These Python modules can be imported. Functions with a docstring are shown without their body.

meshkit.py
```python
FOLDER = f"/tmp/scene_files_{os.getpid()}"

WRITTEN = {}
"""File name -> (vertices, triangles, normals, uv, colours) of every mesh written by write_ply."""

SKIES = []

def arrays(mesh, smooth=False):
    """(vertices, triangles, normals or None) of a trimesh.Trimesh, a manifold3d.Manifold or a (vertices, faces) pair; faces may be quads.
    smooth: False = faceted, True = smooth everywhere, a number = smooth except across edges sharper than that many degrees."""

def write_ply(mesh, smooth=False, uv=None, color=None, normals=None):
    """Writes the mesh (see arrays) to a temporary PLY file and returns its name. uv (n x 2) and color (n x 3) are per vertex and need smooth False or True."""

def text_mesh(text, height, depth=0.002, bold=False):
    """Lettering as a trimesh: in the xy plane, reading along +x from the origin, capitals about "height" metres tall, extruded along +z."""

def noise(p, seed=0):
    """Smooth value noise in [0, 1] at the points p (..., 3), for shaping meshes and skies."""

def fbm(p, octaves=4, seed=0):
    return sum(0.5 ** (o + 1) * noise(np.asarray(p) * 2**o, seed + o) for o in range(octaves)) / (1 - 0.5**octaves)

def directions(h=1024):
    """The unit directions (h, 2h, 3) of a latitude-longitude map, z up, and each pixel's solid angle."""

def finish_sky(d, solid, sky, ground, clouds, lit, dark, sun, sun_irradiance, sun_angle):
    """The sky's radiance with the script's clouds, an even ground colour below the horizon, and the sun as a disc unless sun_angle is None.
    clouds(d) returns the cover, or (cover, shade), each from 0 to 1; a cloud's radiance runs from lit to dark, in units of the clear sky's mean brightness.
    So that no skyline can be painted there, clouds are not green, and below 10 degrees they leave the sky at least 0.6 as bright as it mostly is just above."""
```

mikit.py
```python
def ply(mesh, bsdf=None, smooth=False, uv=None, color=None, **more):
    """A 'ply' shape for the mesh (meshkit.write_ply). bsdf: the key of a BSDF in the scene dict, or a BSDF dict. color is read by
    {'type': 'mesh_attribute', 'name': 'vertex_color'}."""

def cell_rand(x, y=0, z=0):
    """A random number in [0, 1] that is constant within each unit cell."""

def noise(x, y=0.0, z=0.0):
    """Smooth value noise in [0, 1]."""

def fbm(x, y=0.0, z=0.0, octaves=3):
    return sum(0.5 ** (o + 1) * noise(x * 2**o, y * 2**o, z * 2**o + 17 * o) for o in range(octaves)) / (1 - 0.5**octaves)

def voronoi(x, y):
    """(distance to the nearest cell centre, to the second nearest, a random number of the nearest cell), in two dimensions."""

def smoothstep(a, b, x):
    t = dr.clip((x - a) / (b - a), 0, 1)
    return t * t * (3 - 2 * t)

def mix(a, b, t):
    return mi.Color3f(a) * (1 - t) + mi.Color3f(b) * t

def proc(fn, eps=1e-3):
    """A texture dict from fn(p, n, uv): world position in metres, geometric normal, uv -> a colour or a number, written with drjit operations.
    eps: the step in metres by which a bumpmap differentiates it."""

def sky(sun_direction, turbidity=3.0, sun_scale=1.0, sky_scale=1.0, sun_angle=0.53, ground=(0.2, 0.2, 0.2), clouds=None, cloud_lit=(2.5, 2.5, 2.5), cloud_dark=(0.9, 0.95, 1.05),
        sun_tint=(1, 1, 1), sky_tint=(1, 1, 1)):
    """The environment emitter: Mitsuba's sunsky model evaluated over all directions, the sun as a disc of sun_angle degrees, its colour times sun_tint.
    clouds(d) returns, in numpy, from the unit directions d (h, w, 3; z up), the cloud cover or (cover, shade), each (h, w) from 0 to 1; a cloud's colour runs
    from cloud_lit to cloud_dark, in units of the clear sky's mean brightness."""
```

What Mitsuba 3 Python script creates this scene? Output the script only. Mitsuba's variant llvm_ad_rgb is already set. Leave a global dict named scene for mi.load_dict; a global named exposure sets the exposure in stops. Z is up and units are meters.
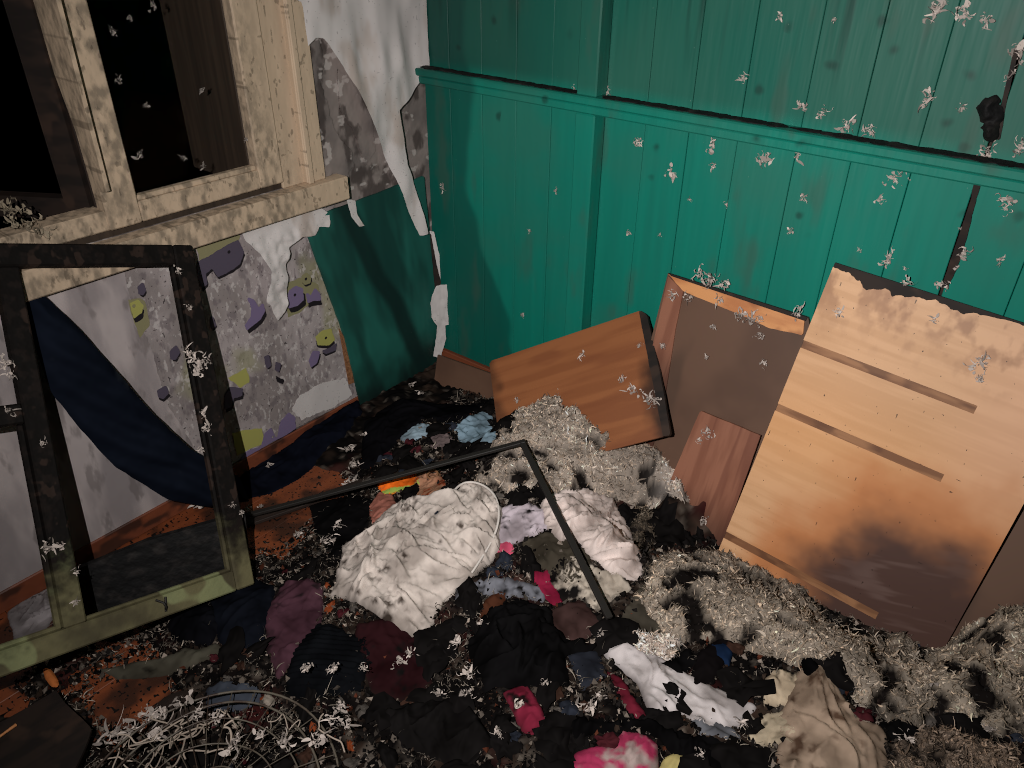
import math
import numpy as np, trimesh, shapely, mitsuba as mi, drjit as dr, mikit, meshkit
from scipy.interpolate import CubicSpline
from scipy.spatial import Delaunay
from shapely.geometry import Polygon, Point, box as sbox
T = mi.ScalarTransform4f
scene, labels = {}, {}

# ------------------------------------------------------------------ camera, torch, exposure
F = 768.0
YAW, PIT, ROL = np.radians(-38.48), np.radians(31.87), np.radians(-0.666)
_f = np.array([np.sin(YAW) * np.cos(PIT), np.cos(YAW) * np.cos(PIT), -np.sin(PIT)])
_r = np.array([np.cos(YAW), -np.sin(YAW), 0.0])
_d = np.cross(_f, _r)
RT, DN, FW = np.cos(ROL) * _r + np.sin(ROL) * _d, -np.sin(ROL) * _r + np.cos(ROL) * _d, _f
CAM = np.array([1.925, -1.933, 1.6])
scene['camera'] = {'type': 'perspective', 'fov': float(np.degrees(2 * np.arctan(512 / F))), 'fov_axis': 'x', 'near_clip': 0.05, 'far_clip': 50.0,
                   'to_world': T().look_at(origin=CAM.tolist(), target=(CAM + FW).tolist(), up=(-DN).tolist())}
# a hand torch held a little to the left of the camera is the only light in the burnt room
TORCH = [1.66, -2.02, 1.62]
scene['torch_light'] = {'type': 'spot', 'to_world': T().look_at(origin=TORCH, target=[.86, -0.1, 0.54], up=[0, 0, 1]),
                        'intensity': {'type': 'rgb', 'value': [15.4, 15.1, 14.5]}, 'cutoff_angle': 62.0, 'beam_width': 17.0}
exposure = 0.0


def ray(x, y):
    return (x - 512) / F * RT + (y - 384) / F * DN + FW


def atx(x, y, v=0.0):
    d = ray(x, y); return CAM + d * ((v - CAM[0]) / d[0])


def aty(x, y, v=0.0):
    d = ray(x, y); return CAM + d * ((v - CAM[1]) / d[1])


def atz(x, y, v=0.0):
    d = ray(x, y); return CAM + d * ((v - CAM[2]) / d[2])


def lin(c, k=1.0):
    c = np.asarray(c, float) / 255
    return np.where(c < 0.04045, c / 12.92, ((c + 0.055) / 1.055) ** 2.4) * k


# ------------------------------------------------------------------ scene helpers
_count = {}


def num(name):
    n = _count.get(name, -1) + 1
    _count[name] = n
    return name if n == 0 else f'{name}_{n:03d}'


def tag(key, label, cat, group=None, kind=None):
    labels[key] = {'label': label}
    if cat: labels[key]['category'] = cat
    if group: labels[key]['group'] = group
    if kind: labels[key]['kind'] = kind
    return key


def add(key, mesh, bsdf, smooth=False, uv=None, color=None):
    scene[key] = mikit.ply(mesh, bsdf, smooth, uv=uv, color=color)
    return key


def thing(name, mesh, bsdf, label, cat, group=None, kind=None, **k):
    key = num(name)
    add(key, mesh, bsdf, **k)
    return tag(key, label, cat, group, kind)


def part(parent, name, mesh, bsdf, label=None, **k):
    key = num(parent + '__' + name)
    add(key, mesh, bsdf, **k)
    if label: labels[key] = {'label': label}
    return key


def struct(key, mesh=None, bsdf=None, label=None, **k):
    if mesh is not None: add(key, mesh, bsdf, **k)
    labels[key] = {'kind': 'structure', 'label': label or key.replace('_', ' ')}
    return key


def box(x0, x1, y0, y1, z0, z1, bev=0.0):
    m = trimesh.creation.box((x1 - x0, y1 - y0, z1 - z0))
    if bev:
        e = np.array([x1 - x0, y1 - y0, z1 - z0]) / 2
        pts = []
        for sx in (-1, 1):
            for sy in (-1, 1):
                for sz in (-1, 1):
                    s = np.array([sx, sy, sz])
                    for k in range(3):
                        o = np.full(3, bev); o[k] = 0
                        pts.append(s * (e - o))
        m = trimesh.convex.convex_hull(np.array(pts))
    m.apply_translation([(x0 + x1) / 2, (y0 + y1) / 2, (z0 + z1) / 2])
    return m


class Plane:
    """a tilted sheet's own frame: origin o, unit ex (along), ey (down), n (towards the room)"""
    def __init__(s, o, ex, ey, toward=None):
        s.o = np.asarray(o, float)
        s.ex = np.asarray(ex, float) / np.linalg.norm(ex)
        ey = np.asarray(ey, float); ey = ey - s.ex * (ey @ s.ex)
        s.ey = ey / np.linalg.norm(ey)
        s.n = np.cross(s.ex, s.ey)
        if s.n @ ((CAM if toward is None else toward) - s.o) < 0: s.n = -s.n

    def hit(s, x, y):
        d = ray(x, y); return CAM + d * (((s.o - CAM) @ s.n) / (d @ s.n))

    def uv(s, x, y):
        p = s.hit(x, y) - s.o; return np.array([p @ s.ex, p @ s.ey])

    def poly(s, px):
        return Polygon([s.uv(*p) for p in px]).buffer(0)

    def world(s, u, v, h=0.0):
        u, v, h = np.broadcast_arrays(np.asarray(u, float), v, h)
        return s.o + u[..., None] * s.ex + v[..., None] * s.ey + h[..., None] * s.n


def one(poly):
    return poly if poly.geom_type == 'Polygon' else max((g for g in poly.geoms if g.geom_type == 'Polygon'), key=lambda g: g.area)


def ragged(poly, amp, step, seed):
    """the polygon with an irregular, torn outline"""
    poly = one(poly)
    ring = poly.exterior
    n = max(8, int(ring.length / step))
    p = np.array([ring.interpolate(k / n, normalized=True).coords[0] for k in range(n)])
    q = np.c_[p / (step * 3), np.full(n, seed * 7.3)]
    d = np.c_[meshkit.fbm(q, 3, seed), meshkit.fbm(q + 31.7, 3, seed)] - 0.5
    out = Polygon(p + d * amp * 3).buffer(0)
    return one(out)


def slab(pl, poly, t, h=0.0):
    """the polygon of plane pl as a plate t thick whose face lies h above the plane; returns (mesh, uv)"""
    ms = [trimesh.creation.extrude_polygon(g, t, engine='earcut') for g in getattr(poly, 'geoms', [poly])]
    m = trimesh.util.concatenate(ms)
    v = m.vertices.copy()
    m = trimesh.Trimesh(pl.world(v[:, 0], v[:, 1], v[:, 2] - t + h), m.faces, process=False)
    m.fix_normals()
    return m, v[:, :2]


def plate(key_parent, name, pl, poly, t, bsdf, h=0.0, label=None):
    m, uv = slab(pl, poly, t, h)
    return part(key_parent, name, m, bsdf, label, uv=uv)


def tri_grid(poly, s, seed=0):
    """points and triangles that fill a polygon, about s apart"""
    poly = one(poly)
    x0, y0, x1, y1 = poly.bounds
    r = np.random.default_rng(seed)
    gx, gy = np.meshgrid(np.arange(x0, x1 + s, s), np.arange(y0, y1 + s, s))
    gx[1::2] += s / 2
    g = np.c_[gx.ravel(), gy.ravel()] + r.uniform(-.15, .15, (gx.size, 2)) * s
    inner = poly.buffer(-0.45 * s)
    g = g[shapely.contains_xy(inner, g[:, 0], g[:, 1])]
    ring = poly.exterior
    n = max(6, int(ring.length / s))
    b = np.array([ring.interpolate(k / n, normalized=True).coords[0] for k in range(n)])
    p = np.vstack([g, b])
    f = Delaunay(p).simplices
    c = p[f].mean(1)
    f = f[shapely.contains_xy(poly, c[:, 0], c[:, 1])]
    e1, e2 = p[f[:, 1]] - p[f[:, 0]], p[f[:, 2]] - p[f[:, 0]]
    flip = e1[:, 0] * e2[:, 1] - e1[:, 1] * e2[:, 0] < 0
    f[flip] = f[flip][:, ::-1]
    edge = shapely.distance(shapely.points(p), ring)
    return p, f, edge


def tube(pts, r, n=6):
    pts = np.asarray(pts, float); r = np.broadcast_to(r, len(pts))
    t = np.gradient(pts, axis=0); t /= np.linalg.norm(t, axis=1, keepdims=True)
    up = np.array([0.13, 0.21, 0.97])
    a = np.cross(t, up); a /= np.linalg.norm(a, axis=1, keepdims=True)
    b = np.cross(t, a)
    w = np.arange(n) * 2 * np.pi / n
    v = (pts[:, None] + r[:, None, None] * (np.cos(w)[None, :, None] * a[:, None] + np.sin(w)[None, :, None] * b[:, None])).reshape(-1, 3)
    f = []
    for i in range(len(pts) - 1):
        for k in range(n):
            p, q, s, u = i * n + k, i * n + (k + 1) % n, (i + 1) * n + k, (i + 1) * n + (k + 1) % n
            f += [[p, q, u], [p, u, s]]
    m = len(v)
    v = np.vstack([v, pts[:1], pts[-1:]])
    for k in range(n):
        f += [[m, (k + 1) % n, k], [m + 1, m - n + k, m - n + (k + 1) % n]]
    return trimesh.Trimesh(v, np.array(f), process=False)


def ribbons(pos, nrm, length, width, rng, curl=1.0, lift=0.5, seg=4):
    """curled fibres: one narrow bent ribbon per position; returns vertices, faces, index of the ribbon per vertex"""
    n = len(pos)
    length, width = np.broadcast_to(length, n), np.broadcast_to(width, n)
    t = rng.normal(size=(n, 3)); t -= nrm * (t * nrm).sum(1, keepdims=True) * rng.uniform(.3, 1, (n, 1))
    t /= np.linalg.norm(t, axis=1, keepdims=True)
    b = np.cross(nrm, t); b /= np.linalg.norm(b, axis=1, keepdims=True) + 1e-9
    k1, k2 = rng.normal(size=n) * curl * 2.2, rng.uniform(0.1, 1, n) * lift
    p, pts, ang = pos.copy(), [], np.zeros(n)
    for i in range(seg + 1):
        pts.append(p.copy())
        u = i / seg
        ang = ang + k1 / seg
        d = t * np.cos(ang)[:, None] + b * np.sin(ang)[:, None] + nrm * (k2 * (1 - 1.6 * u))[:, None]
        p = p + d * (length / seg)[:, None]
    pts = np.stack(pts, 1)
    side = b * rng.uniform(.5, 1, (n, 1)) + nrm * rng.uniform(-.7, .7, (n, 1))
    prof = np.array([.35, 1, 1, .8, .25])[np.linspace(0, 4, seg + 1).astype(int)]
    w = (width[:, None] * prof)[..., None] * side[:, None] / 2
    v = np.concatenate([pts - w, pts + w], 2).reshape(n, (seg + 1) * 2, 3)
    f1 = np.concatenate([[[2 * i, 2 * i + 1, 2 * i + 3], [2 * i, 2 * i + 3, 2 * i + 2]] for i in range(seg)])
    f = (f1[None] + (np.arange(n) * (seg + 1) * 2)[:, None, None]).reshape(-1, 3)
    return v.reshape(-1, 3), f, np.repeat(np.arange(n), (seg + 1) * 2)


# ------------------------------------------------------------------ materials
N, FB, SS, MX = mikit.noise, mikit.fbm, mikit.smoothstep, mikit.mix


def L(*c):
    return [float(v) for v in lin(c)]


def mat(key, tex, rough=0.7, spec=0.3, bump=None, bscale=0.002):
    b = {'type': 'principled', 'base_color': tex, 'roughness': rough, 'specular': spec}
    if bump is not None:
        b = {'type': 'bumpmap', 'nested': b, 'arbitrary': mikit.proc(bump), 'scale': bscale}
    scene[key] = {'type': 'twosided', 'bsdf': b}


def rgb(*c):
    return {'type': 'rgb', 'value': L(*c)}


scene['vertex_cloth'] = {'type': 'twosided', 'bsdf': {'type': 'diffuse', 'reflectance': {'type': 'mesh_attribute', 'name': 'vertex_color'}}}
mat('vertex_satin', {'type': 'mesh_attribute', 'name': 'vertex_color'}, 0.55, 0.35)


def green_fn(p, n, uv):
    u = p.x + p.y                              # along either wall
    st = FB(u * 46, p.z * 2.5, 3.1, 3)
    bl = FB(u * 5, p.z * 5, 9.2, 4)
    c = MX(L(8, 118, 102), L(15, 106, 92), st)
    c = MX(c, L(38, 104, 90), SS(.40, .72, bl) * .7)
    up = SS(1.13, 1.19, p.z)
    c = MX(c, MX(L(18, 84, 72), L(42, 88, 75), SS(.3, .7, FB(u * 3, p.z * 2, 4.4, 3))), up * .85)
    # corner shadow painted in with an irregular outline, and smoke above the rail
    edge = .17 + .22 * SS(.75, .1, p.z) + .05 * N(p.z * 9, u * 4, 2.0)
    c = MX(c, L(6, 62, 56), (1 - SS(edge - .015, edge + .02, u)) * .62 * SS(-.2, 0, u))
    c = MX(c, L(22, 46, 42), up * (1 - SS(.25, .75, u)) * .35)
    d1, d2, w = mikit.voronoi(u * 11 + .3, p.z * 11)
    spot = (1 - SS(.08, .26, d1 + .12 * N(u * 60, p.z * 60))) * SS(.80, .84, w) * SS(1.0, 1.1, p.z + .2 * N(u * 4, p.z * 4))
    c = MX(c, L(16, 40, 36), spot * .6)
    c = MX(c, L(14, 40, 36), SS(.54, .74, FB(u * 24, p.z * 1.8, 12.0, 4)) * SS(1.18, 1.5, p.z) * .7)
    sm = SS(.60, .78, FB(u * 14, p.z * 5, 7.7, 4))
    c = MX(c, L(60, 78, 68), sm * .45)
    fl = SS(.93, .95, N(u * 240, p.z * 110, 1.5))
    return MX(c, L(130, 150, 138), fl * .35)


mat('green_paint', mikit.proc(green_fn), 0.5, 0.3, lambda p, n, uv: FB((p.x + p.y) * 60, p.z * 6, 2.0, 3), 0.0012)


def green_dull_fn(p, n, uv):
    st = FB(p.y * 40, p.z * 4, 3.1, 3)
    c = MX(L(36, 98, 88), L(26, 82, 74), st)
    c = MX(c, L(16, 40, 38), SS(.42, .7, FB(p.y * 7, p.z * 3 + p.y * 5, 5.0, 4)) * .7)
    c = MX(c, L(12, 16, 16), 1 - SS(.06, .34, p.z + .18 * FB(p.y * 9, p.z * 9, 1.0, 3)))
    band = SS(.035, .0, dr.abs(p.y + .40 - .33 * (.75 - p.z) / .75 + .03 * (N(p.z * 8, 1.0) - .5)) - .02)  # darker band running diagonally down the board
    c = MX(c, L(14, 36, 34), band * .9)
    return MX(c, L(150, 150, 145), SS(.93, .95, N(p.y * 180, p.z * 180, .5)) * .5)


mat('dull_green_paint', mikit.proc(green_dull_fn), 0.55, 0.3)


def plaster_fn(p, n, uv):
    a = FB(p.y * 9, p.z * 9, 1.2, 4)
    c = MX(L(100, 92, 90), L(134, 122, 118), SS(.3, .7, a))
    c = MX(c, L(62, 54, 52), SS(.52, .7, FB(p.y * 22, p.z * 14, 6.0, 4)) * .8)
    return MX(c, L(176, 166, 162), SS(.66, .76, FB(p.y * 30, p.z * 40, 2.0, 3)) * .7)


mat('plaster', mikit.proc(plaster_fn), 0.9, 0.1, lambda p, n, uv: FB(p.y * 30, p.z * 30, 1.0, 4), 0.004)


def wallpaper_fn(p, n, uv):
    c = MX(L(158, 147, 147), L(130, 120, 119), SS(.3, .7, FB(p.y * 8, p.z * 8, 1.0, 4)))
    c = MX(c, L(98, 88, 92), SS(.52, .74, FB(p.y * 60, p.z * 34, 3.0, 4)) * .6)
    c = MX(c, L(140, 138, 96), SS(.60, .74, FB(p.y * 6 + 4, p.z * 5, 9.0, 3)) * .5)
    c = MX(c, L(48, 42, 44), SS(.90, .93, N(p.y * 190, p.z * 170, 2.0)) * .8)
    return MX(c, L(196, 188, 186), SS(.60, .74, FB(p.y * 95, p.z * 60, 5.0, 4)) * .5)


mat('wallpaper', mikit.proc(wallpaper_fn), 0.85, 0.15, lambda p, n, uv: FB(p.y * 40, p.z * 26, 1.0, 4), 0.003)


def paper_fn(p, n, uv):
    c = MX(L(204, 196, 194), L(180, 172, 171), FB(p.y * 7, p.z * 7, p.x * 7, 4))
    c = MX(c, L(150, 128, 112), SS(.55, .75, FB(p.y * 12, p.z * 5, 4.0, 4)) * .5)
    return MX(c, L(90, 84, 84), SS(.92, .95, N(p.y * 170, p.z * 190, 3.0)) * .5)


mat('white_paper', mikit.proc(paper_fn), 0.8, 0.2, lambda p, n, uv: FB(p.y * 14, p.z * 14, p.x * 4, 3), 0.0025)
mat('smooth_paper', mikit.proc(lambda p, n, uv: MX(MX(L(172, 160, 159), L(140, 130, 131), SS(.3, .7, FB(p.y * 16, p.z * 5, 1.0, 4))), L(104, 95, 94), SS(.56, .74, FB(p.y * 34, p.z * 12, 7.0, 4)) * .6)), 0.8, 0.2, lambda p, n, uv: FB(p.y * 14, p.z * 10, 1.0, 3), 0.004)


def cream_fn(p, n, uv):
    s = FB(p.y * 60, p.z * 9, p.x * 30, 3)
    c = MX(L(192, 168, 144), L(172, 150, 128), s)
    d = SS(.30, .74, FB(p.y * 70, p.z * 40, p.x * 60, 4))
    c = MX(c, L(108, 96, 83), d * .8 * SS(-.50, -.64, p.y + .10 * N(p.z * 8, 1.0)))
    return MX(c, L(70, 60, 50), SS(.68, .78, FB(p.y * 90, p.z * 50, 5.0, 3)) * .5)


mat('cream_paint', mikit.proc(cream_fn), 0.65, 0.3, lambda p, n, uv: FB(p.y * 50, p.z * 20, 1.0, 3), 0.002)


def brownwood_fn(p, n, uv):
    return MX(L(66, 53, 43), L(38, 30, 25), FB(p.y * 70 + p.x * 70, p.z * 5, 1.0, 4))


mat('dark_wood', mikit.proc(brownwood_fn), 0.7, 0.25)


def floor_fn(p, n, uv):
    s = FB(p.x * 50, p.y * 4, 1.0, 3)
    c = MX(L(130, 68, 38), L(104, 52, 30), s)
    c = MX(c, L(40, 26, 20), SS(.48, .66, FB(p.x * 10, p.y * 10, 2.0, 4)) * .85)
    return MX(c, L(14, 11, 10), SS(.80, .84, N(p.x * 150, p.y * 150, 3.0)))


mat('floor_paint', mikit.proc(floor_fn), 0.5, 0.35)
mat('skirting_paint', mikit.proc(lambda p, n, uv: MX(MX(L(126, 68, 44), L(98, 52, 36), FB(p.y * 20, p.z * 40, 1.0, 3)), L(40, 28, 24), SS(.5, .68, FB(p.y * 14, p.z * 20, 4.0, 3)) * .8)), 0.5, 0.35)
mat('room_paint', rgb(110, 112, 108), 0.8, 0.2)


def sash_fn(p, n, uv):
    g = FB(uv.x * 60, uv.y * 60, 1.0, 4)
    low = SS(.39, .22, p.z + .12 * (g - .5) + .16 * SS(.34, .40, uv.x) * SS(.86, .82, uv.y))
    c = MX(L(15, 12, 11), L(26, 20, 18), SS(.45, .75, g))
    ol = MX(L(102, 96, 70), L(72, 66, 50), SS(.3, .7, FB(uv.x * 14, uv.y * 14, 3.0, 4)))
    ol = MX(ol, L(132, 136, 98), SS(.58, .64, FB(uv.x * 9 + 3, uv.y * 12, 6.0, 2)) * .7)
    c = MX(c, ol, low)
    return MX(c, L(58, 44, 38), SS(.66, .74, FB(uv.x * 40, uv.y * 30, 8.0, 3)) * .5 * (1 - low))


mat('sash_wood', mikit.proc(sash_fn), 0.75, 0.12, lambda p, n, uv: FB(uv.x * 60, uv.y * 60, 1.0, 3), 0.002)


def char_fn(p, n, uv):
    g = FB(p.x * 40, p.y * 40, p.z * 40, 4)
    return MX(L(14, 13, 14), L(38, 34, 33), SS(.45, .8, g))


mat('char', mikit.proc(char_fn), 0.75, 0.25, lambda p, n, uv: FB(p.x * 45, p.y * 45, p.z * 45, 4), 0.006)
mat('metal_black', rgb(32, 29, 27), 0.6, 0.3)
mat('wire', mikit.proc(lambda p, n, uv: MX(L(92, 84, 74), L(60, 46, 38), SS(.35, .65, FB(p.x * 30, p.y * 30, 1.0, 3)))), 0.5, 0.5)
scene['glass'] = {'type': 'thindielectric', 'int_ior': 1.045}


def tan_fn(p, n, uv):
    u, v = uv.x, uv.y
    g = FB(u * 5, v * 60, 1.0, 4)
    c = MX(L(203, 157, 118), L(192, 146, 107), SS(.3, .7, g))
    c = MX(c, L(206, 146, 92), SS(.2, .5, v) * SS(.7, .4, v) * .55)
    c = MX(c, L(232, 178, 148), SS(.3, .55, u) * SS(.75, .3, v) * .35)
    # smoke below the charred top edge, and the large scorch at the foot
    wob = FB(u * 9, v * 9, 4.0, 4)
    c = MX(c, L(150, 106, 76), SS(.22, .02, v + .10 * (wob - .5)) * SS(.45, .75, FB(u * 30, v * 22, 2.0, 4)) * .9)
    a = (u - .45) * 1.8; b = (v - .79) * 1.65
    r = dr.sqrt(a * a + b * b) + .26 * (wob - .5)
    c = MX(c, L(178, 106, 58), SS(.75, .50, r) * .75)
    c = MX(c, L(64, 46, 44), SS(.56, .30, r) * .95)
    c = MX(c, L(112, 90, 84), SS(.45, .2, r) * SS(.55, .75, FB(u * 14 + v * 40, v * 8 - u * 5, 5.0, 3)) * .45)
    return MX(c, L(40, 26, 20), SS(.965, .975, N(u * 120, v * 120, 3.0)) * .8)


mat('tan_plywood', mikit.proc(tan_fn), 0.5, 0.35)


def wood(c0, c1, c2, along=60, across=5, burn=None):
    def fn(p, n, uv):
        g = FB(uv.x * across, uv.y * along, 1.0, 4)
        c = MX(L(*c0), L(*c1), SS(.3, .7, g))
        c = MX(c, L(*c2), SS(.52, .7, FB(uv.x * across * 1.5, uv.y * along * .5, 4.0, 3)) * .6)
        if burn: c = MX(c, L(26, 18, 15), burn(uv.x, uv.y))
        return c
    return mikit.proc(fn)


mat('orange_veneer', wood((140, 86, 52), (128, 76, 45), (116, 66, 40), 40, 3, lambda u, v: SS(.05, .0, u + .04 * (N(v * 30, u * 30) - .5)) * .6 + SS(.50, .55, u + .05 * (FB(u * 20, v * 20, 1.0, 3) - .5)) * SS(.12, .2, v) * .85), 0.45, 0.4)
mat('red_veneer', wood((140, 92, 72), (122, 76, 58), (104, 60, 46), 6, 40, lambda u, v: SS(.16, .34, v) * .62), 0.5, 0.35)
mat('brown_hardboard', wood((96, 70, 56), (84, 60, 48), (70, 52, 42), 6, 6), 0.6, 0.3)
mat('rail_wood', wood((204, 142, 92), (176, 112, 70), (110, 52, 30), 30, 9), 0.5, 0.3)
mat('batten_wood', wood((150, 106, 74), (120, 80, 54), (84, 52, 36), 60, 10), 0.55, 0.3)
mat('soot_wood', wood((40, 30, 26), (28, 22, 20), (60, 44, 36), 40, 12), 0.7, 0.25)

# ------------------------------------------------------------------ structure: floor, green plank wall, room shell
WX, WY, WZ = 3.0, -3.3, 2.5
struct('floor', box(-.02, WX, WY, .02, -.10, -.022), 'dark_wood', 'floorboards painted orange brown under the burnt debris')
xs, k = np.arange(0, WX, .145), 0
fx = box(0, .1435, WY, 0, -.03, 0, .0015)
for x in xs:
    part('floor', 'board', fx.copy().apply_translation([x, 0, 0]), 'floor_paint')
struct('wall_right', box(WX, WX + .1, WY, .02, 0, WZ), 'room_paint', 'plain wall to the right of the camera')
struct('wall_front', box(-.02, WX, WY - .1, WY, 0, WZ), 'room_paint', 'plain wall behind the camera')
struct('ceiling', box(-.15, WX, WY, .1, WZ, WZ + .1), 'room_paint', 'plain ceiling')

struct('wall_back', box(-.15, WX, .022, .12, -.02, WZ), 'soot_wood', 'green painted plank wall with a dado rail and a post')
seams = [0, .115, .252, .39, .525, .655, .715, .848, .981, 1.12, 1.275, 1.409, 1.545, 1.682, 1.82, 1.955, 2.09, 2.23, 2.37, 2.51, 2.65, 2.79, 2.93, 3.0]
rng = np.random.default_rng(5)
for a, b in zip(seams[:-1], seams[1:]):
    ga = .003 if abs(a - 1.682) < .01 else .0008
    gb = .005 if abs(b - 1.682) < .01 else .0008
    for z0, z1 in ((.095, 1.13), (1.14, WZ)):
        off = rng.uniform(-.0025, .0)
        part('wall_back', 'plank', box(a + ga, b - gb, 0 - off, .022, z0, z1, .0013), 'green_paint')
part('wall_back', 'skirting', box(0, WX, -.012, .022, 0, .093, .003), 'skirting_paint', 'orange brown skirting board')
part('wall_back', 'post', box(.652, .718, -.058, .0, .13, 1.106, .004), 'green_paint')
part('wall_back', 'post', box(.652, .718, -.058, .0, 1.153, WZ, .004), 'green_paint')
part('wall_back', 'post_foot', box(.652, .718, -.055, .0, .094, .131, .003), 'skirting_paint', 'bare brown wood at the foot of the post')
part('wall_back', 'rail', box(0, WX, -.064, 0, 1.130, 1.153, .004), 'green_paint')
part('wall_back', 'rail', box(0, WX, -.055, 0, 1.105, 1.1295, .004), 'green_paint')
# soot and dust lying on the rail's ledge
r_ = np.random.default_rng(8)
ledge = []
for i in range(260):
    x = r_.uniform(.02, 2.4)
    if .645 < x < .725: continue
    s = r_.uniform(.008, .03)
    m = trimesh.creation.icosphere(subdivisions=1, radius=1)
    m.vertices = m.vertices * [s * 1.6, r_.uniform(.008, .024), r_.uniform(.002, .005)] * r_.uniform(.8, 1.2, (len(m.vertices), 1)) + [x, -.027, 1.1535]
    ledge.append(m)
thing('ledge_soot', trimesh.util.concatenate(ledge), 'char', 'black soot lying along the ledge of the green dado rail', 'soot', kind='stuff', smooth=True)

# ------------------------------------------------------------------ structure: left wall, window, paper
SL, SR = -2.35, -.466                              # casing outer edges along the wall
wl = Polygon([(WY, 0), (0.02, 0), (0.02, WZ), (WY, WZ)]).difference(sbox(-2.30, .885, -.53, 1.98))
PW = Plane([0, 0, 0], [0, 1, 0], [0, 0, 1], np.array([1, -1, 1.0]))
m, uv = slab(PW, wl, .15)
struct('wall_left', m, 'plaster', 'left wall with a window, bare grey plaster and torn wallpaper', uv=uv)


def wallpart(name, px, h, bsdf, t=.0012, rag=.003, seed=1, label=None):
    pl = Plane([h, 0, 0], [0, 1, 0], [0, 0, 1], np.array([1, -1, 1.0]))
    poly = pl.poly(px)
    if rag: poly = ragged(poly, rag, .006, seed)
    m, uv = slab(pl, poly, t)
    return part('wall_left', name, m, bsdf, label, uv=uv)


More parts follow.
